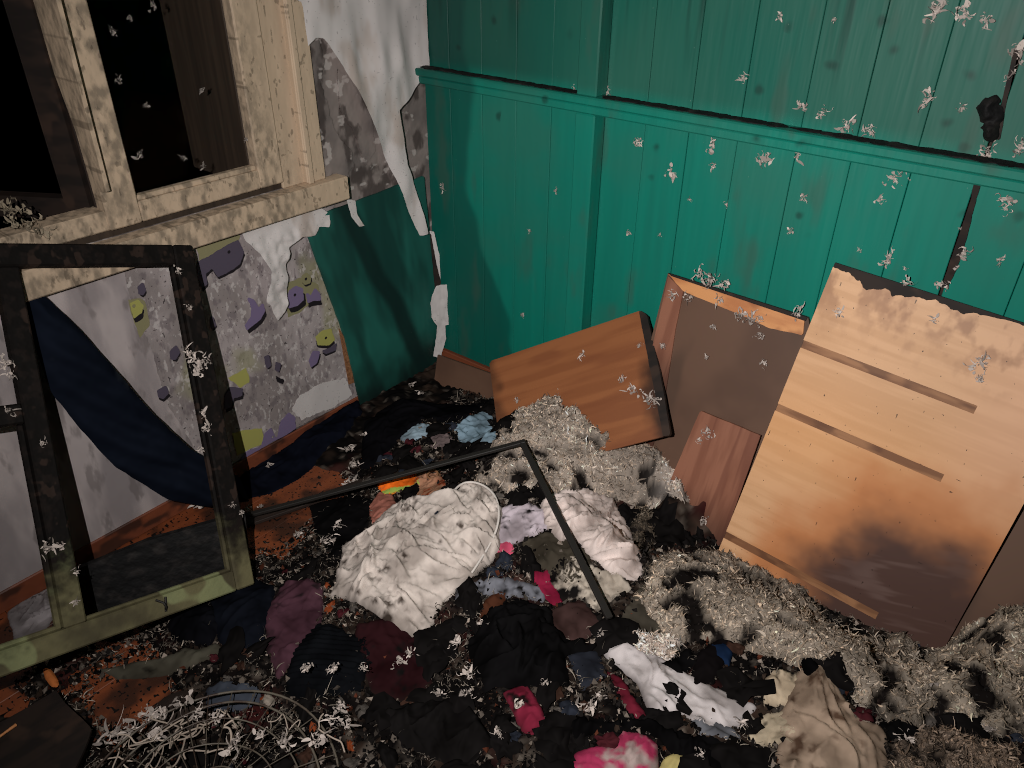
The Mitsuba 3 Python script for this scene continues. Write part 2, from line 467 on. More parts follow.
wallpart('wallpaper', [(-260, 330), (0, 262), (150, 236), (250, 226), (300, 206), (336, 196), (330, 225), (318, 250), (332, 300), (345, 345), (360, 395), (300, 426), (235, 462), (170, 506), (86, 552), (0, 600), (-200, 700)], .0022, 'wallpaper', .0022, .004, 3, 'printed wallpaper with worn graffiti style lettering')
wallpart('paper_layer', [(-240, 340), (0, 268), (122, 262), (128, 290), (136, 315), (152, 350), (165, 400), (190, 440), (205, 472), (168, 500), (88, 547), (0, 598), (-200, 690)], .0042, 'smooth_paper', .0016, .003, 4, 'plain pale paper layer torn along one side')
wallpart('paper_layer', [(120, 262), (168, 262), (172, 300), (176, 345), (163, 350), (150, 318), (145, 290)], .0040, 'wallpaper', .0014, .003, 6)
wallpart('paper_layer', [(300, 395), (322, 384), (346, 378), (352, 396), (330, 408), (302, 420), (292, 410)], .0046, 'white_paper', .002, .006, 8, 'torn white paper edge')
purple, black, yellow = rgb(112, 98, 128), rgb(30, 26, 30), rgb(156, 152, 86)
mat('print_purple', purple, .8, .15); mat('print_black', black, .8, .15); mat('print_yellow', yellow, .8, .15); mat('print_dark', rgb(78, 70, 84), .8, .15); mat('print_olive', rgb(128, 122, 92), .8, .15)


def letter(px, col='print_purple', dx=2, dy=6, sd=1, hole=None):
    q = [(x + dx, y + dy) for x, y in px]
    wallpart('print_shadow', q, .0052, 'print_black', .0008, .0025, sd)
    pl = Plane([.0058, 0, 0], [0, 1, 0], [0, 0, 1], np.array([1, -1, 1.0]))
    poly = one(ragged(one(pl.poly(px).buffer(-.003).buffer(.008).buffer(-.004)), .0018, .004, sd))
    if hole: poly = poly.difference(Point(*pl.uv(*hole)).buffer(.005))
    m, uv = slab(pl, poly, .0012)
    part('wall_left', 'print_letter', m, col, uv=uv)


def drip(px, col='print_yellow', sd=1):
    wallpart('print_drip', px, .0048, col, .0008, .003, sd)


drip([(194, 236), (224, 228), (240, 236), (236, 244), (215, 254), (200, 262)], 'print_olive', 31)
letter([(198, 262), (210, 256), (222, 248), (238, 240), (244, 252), (240, 264), (228, 272), (218, 277), (212, 268), (206, 274), (207, 284), (202, 288), (198, 276)], 'print_dark', 1, 3, 11, (229, 252))
letter([(247, 297), (254, 300), (259, 308), (263, 303), (265, 311), (261, 319), (253, 325), (247, 330), (245, 325), (251, 317), (252, 308)], 'print_purple', 2, 4, 12)
drip([(284, 284), (300, 278), (318, 284), (320, 296), (300, 312), (288, 318)], 'print_olive', 32)
letter([(286, 302), (289, 291), (296, 286), (303, 289), (304, 300), (297, 306), (289, 308)], 'print_purple', 2, 5, 13, (295, 295))
letter([(306, 292), (311, 296), (315, 288), (320, 294), (321, 300), (313, 301), (308, 303)], 'print_purple', 1, 5, 14)
letter([(302, 276), (307, 273), (311, 277), (310, 283), (305, 285), (301, 281)], 'print_olive', 1, 2, 15, (306, 279))
letter([(316, 337), (322, 331), (331, 329), (335, 340), (329, 345), (318, 345)], 'print_yellow', 0, 3, 16, (326, 338))
letter([(322, 351), (330, 348), (337, 343), (336, 350), (326, 354)], 'print_dark', 0, 2, 17)
letter([(313, 351), (320, 352), (317, 363), (311, 367), (309, 361)], 'print_purple', 1, 2, 18)
letter([(225, 396), (230, 387), (243, 389), (242, 396), (234, 398), (231, 407), (225, 410)], 'print_dark', 1, 3, 19)
drip([(228, 378), (246, 368), (250, 382), (240, 388)], 'print_yellow', 33)
drip([(232, 433), (246, 430), (262, 428), (264, 443), (246, 451), (237, 456)], 'print_yellow', 34)
letter([(239, 461), (248, 451), (261, 447), (265, 433), (271, 428), (277, 440), (281, 421), (289, 413), (295, 417), (296, 428), (286, 435), (270, 443), (250, 455)], 'print_purple', 0, 2, 20, (273, 437))
drip([(128, 300), (140, 298), (146, 304), (150, 325), (140, 338), (134, 322)], 'print_olive', 35)
letter([(130, 303), (138, 300), (143, 305), (142, 313), (134, 318)], 'print_yellow', 1, 5, 21, (134, 306))
letter([(138, 287), (143, 283), (146, 290), (143, 295), (139, 294)], 'print_dark', 1, 2, 22)
letter([(158, 390), (166, 386), (169, 393), (163, 399), (158, 397)], 'print_dark', 1, 3, 23)
letter([(264, 357), (269, 355), (271, 366), (267, 369)], 'print_dark', 1, 1, 24)
letter([(276, 362), (281, 364), (279, 372), (275, 370)], 'print_dark', 1, 1, 25)
drip([(276, 376), (284, 380), (283, 384), (277, 382)], 'print_black', 26)
letter([(210, 318), (213, 316), (216, 326), (212, 330)], 'print_dark', 1, 1, 27)
letter([(170, 352), (176, 345), (180, 352), (176, 360), (171, 359)], 'print_dark', 1, 2, 28)
part('wall_left', 'lath', slab(PW, PW.poly([(338, 328), (351, 350), (358, 380), (348, 384), (342, 350)]), .004, .006)[0], 'batten_wood', 'strip of bare brown wood beside the green board')
struct('baseboard_left', box(0, .010, WY, 0, 0, .064, .003), 'skirting_paint', 'orange brown skirting board of the left wall')

# window: opening y -2.30..-.53, z .885..1.98
struct('window_1', label='wooden casement window with dirty cream paint, black night behind its panes')
part('window_1', 'sill', box(-.10, .052, SL - .06, -.405, .812, .884, .004), 'cream_paint')
part('window_1', 'casing', box(0, .022, -.536, -.466, .884, WZ - .3, .004), 'cream_paint')
part('window_1', 'casing', box(.022, .030, -.536, -.516, .884, WZ - .3, .003), 'cream_paint')
part('window_1', 'casing', box(0, .022, SL, SL + .07, .884, WZ - .3, .004), 'cream_paint')
part('window_1', 'jamb', box(-.13, .004, -.612, -.530, .884, 2.0, .003), 'cream_paint')
part('window_1', 'jamb', box(-.13, .004, -2.32, -2.22, .884, 2.0, .003), 'cream_paint')
part('window_1', 'head', box(-.13, .02, -2.35, -.46, 1.96, 2.06, .003), 'cream_paint')
sashk = 'window_1__casement'
part('window_1', 'casement', box(-.030, .012, -.692, -.612, .905, 1.96, .004), 'cream_paint')   # right stile
labels[sashk] = {'label': 'right hand casement'}
part(sashk, 'stile', box(-.032, .014, -1.135, -1.050, .905, 1.96, .004), 'cream_paint')
part(sashk, 'rail', box(-.030, .012, -1.05, -.69, .905, .958, .004), 'cream_paint')
part(sashk, 'bead', box(-.022, .002, -1.05, -.69, .956, .970, .003), 'cream_paint')
part(sashk, 'pane', box(-.021, -.0205, -1.05, -.69, .96, 1.95), 'glass')
part('window_1', 'bottom_rail', box(-.06, .008, -2.23, -1.11, .905, .955, .004), 'cream_paint')
part('window_1', 'bottom_rail', box(-.10, -.005, -2.3, -.53, .880, .906, .003), 'dark_wood', 'dark gap strip under the casements')
part('window_1', 'mullion', box(-.12, -.034, -1.135, -1.090, .905, 1.98, .004), 'soot_wood')
PM = Plane([0, -1.137, 0], [1, 0, 0], [0, 0, 1], np.array([0, -3, 1.0]))
m, uv = slab(PM, PM.poly([(4, -60), (27, 0), (98, 192), (106, 192), (56, 0), (42, -60)]), .01)
part('window_1', 'mullion_face', m, 'cream_paint', 'pale inner face of the mullion', uv=uv)
# outer reveal of bare brown boards, seen through the right pane
part('window_1', 'reveal', box(-.34, -.034, -.690, -.612, .90, 2.0, .003), 'dark_wood')
part('window_1', 'reveal', box(-.36, -.13, -2.35, -2.30, .86, 2.0, .003), 'dark_wood')
# left casement swung outwards: hinged at the mullion
ang = math.radians(58)
d_ = np.array([-math.sin(ang), -math.cos(ang), 0]); n_ = np.array([math.cos(ang), -math.sin(ang), 0])
PC = Plane([-.045, -1.145, .92], d_, [0, 0, 1], np.array([3, -1.2, 1.2]))
oc = num('window_1__open_casement')
m, uv = slab(PC, sbox(0, 0, .065, 1.04), .035); add(oc, m, 'soot_wood', uv=uv)
labels[oc] = {'label': 'dark casement standing open to the outside'}
for nm, q in (('stile', sbox(.50, 0, .56, 1.04)), ('rail', sbox(.065, 0, .50, .055)), ('rail', sbox(.065, .99, .50, 1.04))):
    m, uv = slab(PC, q, .035); part(oc, nm, m, 'soot_wood', uv=uv)
m, uv = slab(PC, sbox(.06, .05, .51, 1.0), .003, -.016); part(oc, 'pane', m, 'glass', uv=uv)

# green board fixed low on the left wall beside the corner
PG = Plane([.020, 0, 0], [0, 1, 0], [0, 0, 1], np.array([1, -1, 1.0]))
gb = ragged(PG.poly([(306, 230), (330, 211), (405, 183), (424, 176), (436, 300), (438, 366), (374, 428), (362, 410), (346, 340)]), .002, .01, 2)
gb = gb.intersection(sbox(-1, 0, -.003, 1.2))
m, uv = slab(PG, gb, .008)
thing('green_board', m, 'dull_green_paint', 'dull green board, sooty at its foot, standing against the left wall in the corner', 'board', uv=uv)


# ------------------------------------------------------------------ sheets of paper
def sheet(pl, poly, s, h_fn, seed, thick=.0006):
    """a thin bent sheet over a plane: h_fn(uv, edge) is its distance from the plane"""
    p, f, e = tri_grid(poly, s, seed)
    h = h_fn(p, e)
    v = pl.world(p[:, 0], p[:, 1], h)
    v2 = v - pl.n * thick
    F_ = np.vstack([f, f[:, ::-1] + len(v)])
    m = trimesh.Trimesh(np.vstack([v, v2]), F_, process=False)
    return m


PH = Plane([.012, 0, 0], [0, 1, 0], [0, 0, 1], np.array([1, -1, 1.0]))
PHG = Plane([.040, 0, 0], [0, 1, 0], [0, 0, 1], np.array([1, -1, 1.0]))
hang = PHG.poly([(302, -60), (428, -60), (430, 20), (431, 68), (421, 84), (413, 96), (399, 110), (404, 135), (408, 165), (413, 178), (419, 200), (427, 233), (421, 236), (409, 208), (401, 186), (390, 158), (376, 128), (362, 98), (346, 66), (333, 45), (327, 38), (319, 38), (311, 48), (303, 38)])
hang = ragged(hang, .002, .008, 5).intersection(sbox(-2, -1, -.004, 3)).buffer(0)
if hang.geom_type != 'Polygon': hang = max(hang.geoms, key=lambda g: g.area)


def hang_h(p, e):
    low = np.clip((1.35 - p[:, 1]) / .6, 0, 1)
    fold = meshkit.fbm(np.c_[p[:, 0] * 14, p[:, 1] * 5, np.full(len(p), 2.0)], 2, 4) - .5
    h = -.014 + .030 * low * np.exp(-((p[:, 1] - 1.12) / .16) ** 2) + .05 * fold * np.clip((1.5 - p[:, 1]) / .3, 0, 1)
    return np.maximum(h, -.034)


t = thing('torn_paper', sheet(PHG, hang, .008, hang_h, 3), 'white_paper', 'large torn white paper hanging from the left wall down into the corner', 'paper', smooth=True)
PK = Plane([.04, 0, 0], [1, 1, 0], [0, 0, 1], np.array([1, -1, 1.0]))
knot = ragged(PK.poly([(436, 284), (447, 282), (458, 292), (460, 313), (452, 322), (445, 323), (446, 337), (440, 356), (433, 354), (436, 336), (437, 324), (428, 310), (432, 294)]), .0015, .005, 9)
part(t, 'twisted_end', sheet(PK, knot, .005, lambda p, e: .012 * meshkit.fbm(np.c_[p * [60, 22], np.full(len(p), 1.0)], 3, 3) + .012, 5), 'white_paper', smooth=True)
PK2 = Plane(PK.o - PK.n * .002, PK.ex, PK.ey)
m, uv = slab(PK2, ragged(PK2.poly([(415, 232), (424, 230), (434, 232), (441, 262), (446, 284), (441, 298), (430, 292), (421, 264)]), .0015, .005, 14), .003, -.002)
part(t, 'edge_strip', m, 'white_paper', uv=uv)
m, uv = slab(PK2, ragged(PK2.poly([(419, 235), (431, 234), (436, 262), (441, 282), (438, 294), (431, 286), (424, 262)]), .001, .006, 4), .012)
thing('corner_lath', m, 'soot_wood', 'charred brown wood strip in the corner under the hanging paper', 'strip', uv=uv)
flap = PH.poly([(238, 228), (262, 222), (290, 208), (322, 208), (328, 214), (326, 226), (316, 226), (312, 234), (298, 236), (286, 246), (283, 262), (285, 292), (283, 308), (275, 320), (268, 305), (263, 300), (267, 270), (256, 252), (244, 240)])
thing('paper_flap', sheet(PH, ragged(flap, .002, .006, 7), .006, lambda p, e: .004 + .028 * meshkit.fbm(np.c_[p * 26, np.full(len(p), 3.0)], 3, 8) * np.clip((.79 - p[:, 1]) / .05, .1, 1), 4), 'white_paper', 'small torn white paper flap hanging under the window sill', 'paper', smooth=True)
sliver = PH.poly([(344, 198), (353, 200), (355, 214), (362, 225), (357, 226), (349, 216)])
thing('paper_sliver', sheet(PH, ragged(sliver, .001, .004, 3), .004, lambda p, e: .012 + 0 * e, 4), 'white_paper', 'thin white paper sliver hanging over the green board at the sill end', 'paper', smooth=True)
edgep = PH.poly([(318, 38), (330, 44), (334, 70), (336, 95), (346, 130), (352, 165), (356, 190), (348, 200), (342, 180), (330, 175), (326, 140), (318, 100), (312, 60)])
wallpart('torn_paper_edge', [(302, 30), (318, 36), (324, 60), (321, 84), (328, 106), (334, 130), (342, 142), (350, 150), (354, 166), (348, 172), (350, 192), (344, 202), (337, 186), (338, 172), (324, 178), (317, 140), (312, 100), (306, 60)], .008, 'plaster', .008, .006, 21, 'ragged torn plaster and paper beside the window casing')
wallpart('plaster_patch', [(338, 70), (352, 82), (372, 118), (376, 150), (366, 165), (352, 128), (340, 110)], .005, 'plaster', .005, .004, 23)

# ------------------------------------------------------------------ heap of burnt debris: its height over the floor
CTRL = [(120, 700, -.02), (270, 535, -.03), (300, 500, -.03), (150, 690, -.02), (330, 485, -.02), (60, 735, .015), (0, 720, .0), (300, 620, .05), (230, 620, .05), (330, 655, .07), (265, 560, .0), (200, 655, .02),
        (400, 560, .12), (465, 505, .14), (380, 600, .10), (420, 640, .07), (345, 560, .06), (560, 415, .235), (520, 430, .19), (600, 430, .22), (680, 480, .18), (700, 470, .19), (712, 478, .19), (650, 460, .19), (520, 480, .17), (560, 520, .16),
        (610, 550, .14), (640, 590, .10), (480, 430, .07), (430, 440, .06), (400, 475, .05), (355, 460, .02), (345, 430, .03), (390, 420, .04), (450, 400, .03), (330, 540, .02), (550, 640, .10), (500, 690, .09), (450, 710, .06), (600, 745, .10),
        (400, 690, .06), (680, 690, .11), (700, 590, .12), (760, 620, .15), (830, 660, .16), (870, 700, .15), (960, 680, .17), (1010, 640, .19), (1060, 640, .19), (960, 765, .14), (820, 740, .14), (750, 740, .11), (1060, 760, .14), (240, 745, .02), (340, 740, .03),
        (420, 790, .05), (620, 800, .10), (820, 800, .13), (1000, 830, .12), (200, 830, .02), (400, 860, .03), (700, 880, .08), (660, 640, .10), (720, 650, .12), (640, 515, .11), (690, 545, .08), (180, 560, -.02), (100, 600, -.02), (60, 650, .0), (0, 640, -.02)]
CTRL += [(685, 518, .03), (665, 532, .03), (705, 503, .05), (650, 545, .05)] + [(x, y, .012) for x, y in ((690, 545), (722, 556), (750, 574), (780, 592), (810, 608), (840, 624), (870, 640), (900, 655), (930, 668), (650, 520), (670, 540))]
CTRL = [c for c in CTRL if c[:2] not in ((690, 545), (640, 515)) or c[2] == .012]
_cp = np.array([atz(x, y, max(z, 0)) for x, y, z in CTRL]); _cz = np.array([z for *_, z in CTRL])
_cp = np.vstack([_cp[:, :2], [[2.7, -.4], [2.7, -1], [2.3, -1.6], [1.9, -2.2], [1.2, -2.2], [.4, -2.2]]])
_cz = np.r_[_cz, [.12, .08, .03, -.02, -.02, -.02]]


def H0(xy):
    xy = np.atleast_2d(xy)
    d2 = ((xy[:, None] - _cp[None]) ** 2).sum(-1)
    w = 1 / (d2 + .0012) ** 1.7
    return (w * _cz).sum(1) / w.sum(1)


def H(xy):
    xy = np.atleast_2d(xy)
    q = np.c_[xy, np.zeros(len(xy))]
    h = H0(xy)
    lump = (meshkit.fbm(q * 13, 4, 3) - .5) * .05 + np.abs(meshkit.fbm(q * 34, 3, 9) - .5) * .035
    return h + lump * np.clip((h + .03) / .06, 0, 1)


def onheap(x, y, fn=H0):
    z = .08
    for _ in range(25):
        p = atz(x, y, z)
        z = .5 * z + .5 * max(float(fn(p[:2])[0]), 0.0)
    return atz(x, y, z)


def heap_normal(xy, e=.012):
    hx = (H0(xy + [e, 0]) - H0(xy - [e, 0])) / (2 * e)
    hy = (H0(xy + [0, e]) - H0(xy - [0, e])) / (2 * e)
    n = np.c_[-hx, -hy, np.ones(len(hx))]
    return n / np.linalg.norm(n, axis=1, keepdims=True)


# heap surface
gx, gy = np.meshgrid(np.arange(.03, 2.6, .0085), np.arange(-2.0, -.015, .0085), indexing='ij')
pts = np.c_[gx.ravel(), gy.ravel()]
z = H(pts)
v = np.c_[pts, z]
nx_, ny_ = gx.shape
idx = np.arange(nx_ * ny_).reshape(nx_, ny_)
q = np.stack([idx[:-1, :-1], idx[1:, :-1], idx[1:, 1:], idx[:-1, 1:]], -1).reshape(-1, 4)
keep = (z[q].max(1) > -.004)
# nothing behind the panels that lean on the wall
cen = pts[q].mean(1)
f = np.vstack([q[keep][:, [0, 1, 2]], q[keep][:, [0, 2, 3]]])
c3 = np.c_[pts, z]
a1, a2 = meshkit.fbm(c3 * 16, 4, 21), meshkit.fbm(c3 * 42, 3, 5)
col = lin((15, 13, 13))[None] * np.ones((len(v), 1))
col = col + (np.clip(a1 - .5, 0, 1) * 3)[:, None] * (lin((66, 52, 44)) - col) * .8
col = col + (np.clip(a2 - .58, 0, 1) * 5)[:, None] * (lin((104, 94, 86)) - col) * .6
rd = np.clip(meshkit.fbm(c3 * 9 + 5, 3, 33) - .6, 0, 1) * 4
col = col + rd[:, None] * (lin((74, 30, 30)) - col) * .5
thing('burnt_debris', (v, f), 'vertex_cloth', 'black charred debris covering the floor in a low heap', 'debris', kind='stuff', smooth=True, color=col)


# ------------------------------------------------------------------ leaning boards
PT = Plane([1.435, -.022, .850], [.591, .002, -.040], [-.078, -.264, -.832])
a_, b_ = .592, .872
t = num('tan_board')
tag(t, 'large tan plywood board with three slots and a big scorch on the green wall', 'board')
plate(t, 'core', PT, sbox(0, 0, a_, b_ + .02), .012, 'soot_wood', -.0025, 'charred core showing along the top edge')
top = [(a_, 0.010)]
rr = np.random.default_rng(3)
for u in np.linspace(a_ - .01, .0, 220):
    dpt = .004 + .030 * np.exp(-((u - .12) / .10) ** 2) + .012 * np.exp(-((u - .30) / .06) ** 2) + .012 * np.exp(-((u - .5) / .05) ** 2)
    top.append((u, dpt * (.45 + 1.1 * float(meshkit.fbm(np.array([[u * 45, 0, 3.0]]), 4, 2)[0]))))
face = Polygon(top + [(0, b_ + .02), (a_, b_ + .02)]).buffer(0)
slots = []
for (p0, p1, w) in (((800, 343), (978, 405), .021), ((772, 405), (943, 477), .021), ((720, 532), (879, 612), .022)):
    u0, u1 = PT.uv(*p0), PT.uv(*p1)
    slots.append(sbox(-.01, u0[1] - w / 2, u1[0], u0[1] + w / 2))
for s_ in slots: face = face.difference(s_)
if face.geom_type != 'Polygon': face = max(face.geoms, key=lambda g: g.area)
m, uv = slab(PT, face, .0024)
part(t, 'veneer', m, 'tan_plywood', 'tan face veneer', uv=uv)
for s_ in slots:
    plate(t, 'slot_strip', PT, s_.intersection(sbox(.001, 0, 1, 1)), .0015, 'batten_wood', -.0012, 'brown strip at the bottom of a slot')

PD = Plane([.985, -.016, .690], [.45, 0, -.012], [-.045, -.225, -.690])
t = num('hardboard_sheet')
tag(t, 'dark brown hardboard sheet with a pale burnt rim, between the orange and tan boards', 'board')
dp = PD.poly([(668, 273), (808, 317), (860, 600), (600, 540)]).intersection(sbox(-.2, -.1, .46, .70))
plate(t, 'board', PD, dp, .010, 'brown_hardboard')
plate(t, 'top_rim', PD, ragged(PD.poly([(669, 274), (805, 318), (803, 335), (770, 328), (735, 312), (700, 298), (684, 291)]), .0012, .008, 3), .012, 'rail_wood', .006, 'pale wood strip with dark burns')
plate(t, 'side_rim', PD, PD.poly([(669, 276), (684, 291), (676, 330), (662, 420), (645, 470), (640, 430), (650, 360)]), .012, 'red_veneer', .005, 'narrow brown wood strip')
plate(t, 'top_edge', PD, PD.poly([(669, 273), (808, 317), (806, 321), (672, 276)]), .013, 'soot_wood', .007, 'black burnt edge')

PO = Plane([.459, -.215, .286], [.455, .185, .268], [.244, -.215, -.267])
t = num('orange_board')
tag(t, 'orange brown veneered board with a burnt end, tilted against the post of the green wall', 'board')
plate(t, 'face', PO, ragged(sbox(0, 0, .553, .40), .0006, .02, 3), .008, 'orange_veneer')
plate(t, 'burnt_edge', PO, ragged(Polygon([(.555, 0), (.575, .02), (.58, .2), (.575, .40), (.552, .40), (.552, 0)]), .001, .01, 4), .014, 'soot_wood', .001, 'thick burnt black edge')

PR = Plane([1.196, -.155, .35], [1, 0, -.02], [-.03, -.118, -.35])
rb = PR.poly([(703, 404), (772, 432), (738, 560), (648, 560), (651, 525)]).intersection(sbox(-.3, -.02, .19, .42))
m, uv = slab(PR, ragged(rb, .0008, .01, 5), .007)
thing('reddish_board', m, 'red_veneer', 'small reddish brown plywood piece leaning just left of the tan panel', 'board', uv=uv)
PB = Plane([1.86, -.075, .46], [1, 0, 0], [0, -.185, -.46])
m, uv = slab(PB, sbox(0, 0, .6, .47), .009)
thing('dark_brown_board', m, 'brown_hardboard', 'dark brown board standing behind the right edge of the tan panel', 'board', uv=uv)
# small burnt board low in the corner behind the orange board
PS = Plane([.10, -.10, .13], [.5, .02, .02], [.02, -.06, -.2])
m, uv = slab(PS, sbox(0, 0, .33, .13), .01)
thing('burnt_plank', m, 'brown_hardboard', 'low burnt brown plank in the corner left of the orange board', 'plank', uv=uv)

# ------------------------------------------------------------------ loose window sash leaning on the left wall
PSH = Plane([.046, -1.392, .929], [.019, .395, -.119], [.396, -.239, -.731])
SA, SB = .413, .864
t = num('window_sash')
tag(t, 'loose charred window sash with olive paint at its foot, leaning under the window', 'window sash')


def member(name, u0, u1, v0, v1, th=.034, h=.017, label=None):
    b = trimesh.creation.box((u1 - u0, v1 - v0, th))
    bv = .004
    e = np.array([u1 - u0, v1 - v0, th]) / 2
    P_ = []
    for s in np.ndindex(2, 2, 2):
        s = np.array(s) * 2 - 1
        for k in range(3):
            o = np.full(3, bv); o[k] = 0
            P_.append(s * (e - o))
    b = trimesh.convex.convex_hull(np.array(P_))
    w = b.vertices + [(u0 + u1) / 2, (v0 + v1) / 2, h - th / 2]
    mm = trimesh.Trimesh(PSH.world(w[:, 0], w[:, 1], w[:, 2]), b.faces, process=False); mm.fix_normals()
    return part(t, name, mm, 'sash_wood', label, uv=w[:, :2])


WD = .026
member('stile', SA - WD, SA + WD, -WD, SB + WD)
member('stile', -WD * .9, WD * .9, WD, SB - WD)
member('stile', -SA - WD, -SA + WD, -WD, SB + WD)
member('rail', -SA + WD, SA - WD, -WD, WD)
member('rail', -SA + WD, SA - WD, SB - WD, SB + WD)
member('rail', -SA + WD, -WD * .9, .33, .375)
for q in ((-WD * .9 - .012, -WD * .9, .375, SB - WD), (-SA + WD, -WD * .9, SB - WD - .010, SB - WD), (SA - WD - .010, SA - WD, WD, SB - WD), (WD * .9, SA - WD, SB - WD - .008, SB - WD)):
    member('bead', *q, th=.02, h=.006)
# catch on the bottom rail
c0 = PSH.uv(158, 602)
part(t, 'catch', tube([PSH.world(c0[0] + a, c0[1] + b, h) for a, b, h in ((-.012, -.01, .018), (0, .0, .03), (.004, .012, .03), (.006, .024, .02), (.012, -.01, .018))], .003), 'metal_black', 'small black metal catch', smooth=True)
# charred board behind its foot
A0, B0, A1 = atz(60, 628, .0), atz(250, 580, .0), atz(62, 575, .14)
PBK = Plane(A1, B0 - A0, A0 - A1)
m, uv = slab(PBK, ragged(PBK.poly([(70, 572), (150, 540), (245, 513), (252, 580), (160, 605), (76, 630)]), .001, .01, 6), .02)
thing('charred_board', m, 'char', 'black charred board lying behind the foot of the loose window sash', 'board', uv=uv)


# ------------------------------------------------------------------ cloth
def colour(base, v, seed, var=.35, spots=None, spot_amt=.0, spot_f=40, grad=None):
    a = meshkit.fbm(v * 14, 4, seed)
    b = meshkit.fbm(v * 60, 3, seed + 7)
    c = lin(base)[None] * (1 + var * 2 * (a - .5) + var * (b - .5))[:, None]
    if spot_amt:
        s = .7 * meshkit.fbm(v * spot_f, 4, seed + 3) + .3 * meshkit.fbm(v * 9, 2, seed + 4)
        k = np.clip((s - (1 - spot_amt) + .03) * 10, 0, 1)[:, None]
        c = c * (1 - k) + lin(spots or (22, 20, 20)) * k
    return np.clip(c, .001, .95)


COVERED, STRANDS = [], []


def cloth_mesh(px, seed, puff=.018, amp=.014, freq=26, dirn=(1, .4), s=.006, rag=.006, lift0=.004, ridged=True, fine=.003, folds=1.0):
    poly = Polygon([onheap(x, y)[:2] for x, y in px]).buffer(0)
    if poly.geom_type != 'Polygon': poly = max(poly.geoms, key=lambda g: g.area)
    poly = ragged(poly.buffer(.003), rag, .012, seed)
    COVERED.append(poly)
    p, f, e = tri_grid(poly, s, seed)
    q = np.c_[p, np.full(len(p), seed * 3.7)]
    d = np.array(dirn, float); d /= np.linalg.norm(d)
    r = np.random.default_rng(seed + 900)
    w_ = p + (np.c_[meshkit.fbm(q * 8, 2, seed), meshkit.fbm(q * 8 + 9, 2, seed + 1)] - .5) * .07
    area = poly.area
    x0, y0, x1, y1 = poly.bounds
    th0 = math.atan2(d[1], d[0]) + math.pi / 2
    ridge = np.zeros(len(p))
    for k in range(int(14 + area * 900 * folds)):
        c_ = r.uniform([x0, y0], [x1, y1])
        th = th0 + r.normal() * .75
        big_ = r.random() ** 2
        ln, wd, ht = .02 + .09 * r.random(), .004 + .012 * big_, .25 + .75 * big_
        g = w_ - c_
        al, ac = g @ [math.cos(th), math.sin(th)], g @ [-math.sin(th), math.cos(th)]
        ac = ac + al * al * r.normal() * 4
        pr = np.where(ac > 0, np.exp(-ac / wd), np.exp(ac / (wd * .45)))
        ridge = np.maximum(ridge, ht * pr * np.exp(-(al / ln) ** 4))
    big = meshkit.fbm(q * 9, 2, seed + 5)
    if ridged:
        fold = ridge
    else:
        fold = .5 + .5 * np.sin((p @ d) * freq * 6 + 6 * big)
    h = H0(p) + lift0 + puff * .5 * (1 - np.exp(-e / .03)) * (.35 + 1.1 * big) + amp * fold * (.35 + .65 * (1 - np.exp(-e / .012))) + fine * (meshkit.fbm(q * 60, 2, seed + 2) - .5) * 2
    h = np.maximum(h, np.maximum(H(p), 0) + .003) - (e < 1e-5) * .005
    cloth_mesh.ridge = fold
    return np.c_[p, h], f, e


def cloth(name, px, base, label, cat, seed, group=None, spot=.0, spots=None, var=.3, mat_='vertex_cloth', stripe=None, **k):
    v, f, e = cloth_mesh(px, seed, **k)
    c = colour(base, v, seed, var, spots, spot)
    dirt = np.clip((meshkit.fbm(v * 20, 4, seed + 21) - .42) * 4, 0, 1)[:, None]
    c = c * (1 - .55 * dirt) + c * lin((112, 104, 98)) * .55 * dirt
    rim = np.exp(-e / .006)[:, None] * .55                     # scorched rim
    if spot: c = c * (1 - rim) + lin((34, 28, 26)) * rim
    if stripe is not None: c = stripe(v, c)
    return thing(name, (v, f), mat_, label, cat, group, smooth=True, color=c)


# navy cloth hanging from the sill and trailing along the foot of the wall
PN = Plane([.02, -1.36, .80], [0, 1, 0], [.10, 0, -.8])
drape = ragged(PN.poly([(20, 288), (30, 290), (40, 293), (76, 327), (112, 368), (150, 412), (188, 448), (236, 475), (246, 500), (205, 505), (165, 498), (112, 465), (78, 428), (48, 390), (34, 350)]), .0015, .01, 4)


def navy_h(p, e):
    ax = np.array([.62, .78])
    s_ = p @ np.array([-.78, .62])
    return .014 + .028 * (1 - np.exp(-e / .02)) + .010 * np.sin(s_ * 95 + 3 * meshkit.noise(np.c_[p * 5, np.zeros(len(p))], 3)) * (1 - np.exp(-e / .02)) + .006 * meshkit.fbm(np.c_[p * 25, np.zeros(len(p))], 2, 4)


m = sheet(PN, drape, .007, navy_h, 6, .002)
nv = np.asarray(m.vertices)
t = thing('navy_cloth', m, 'vertex_cloth', 'dark navy cloth hanging in a long sweep behind the loose window sash', 'cloth', smooth=True, color=colour((19, 23, 33), nv, 4, .35, (52, 56, 64), .33, 9))
cloth('trailing_cloth', [(238, 470), (262, 462), (290, 448), (312, 428), (330, 408), (352, 396), (362, 412), (345, 436), (320, 456), (300, 478), (275, 492), (245, 500)], (15, 17, 26), 'dark navy cloth lying along the foot of the printed wall near the corner', 'cloth', 15, puff=.03, amp=.016)


def hem(parent, px, r, base, lift=.02):
    P_ = np.array([onheap(*q) for q in px]); P_[:, 2] += lift
    s_ = np.linspace(0, 1, len(P_)); u = np.linspace(0, 1, 40)
    m = tube(CubicSpline(s_, P_)(u), r, 6)
    return part(parent, 'hem', m, 'vertex_cloth', 'thick white hem', smooth=True, color=colour(base, np.asarray(m.vertices), 5, .2))


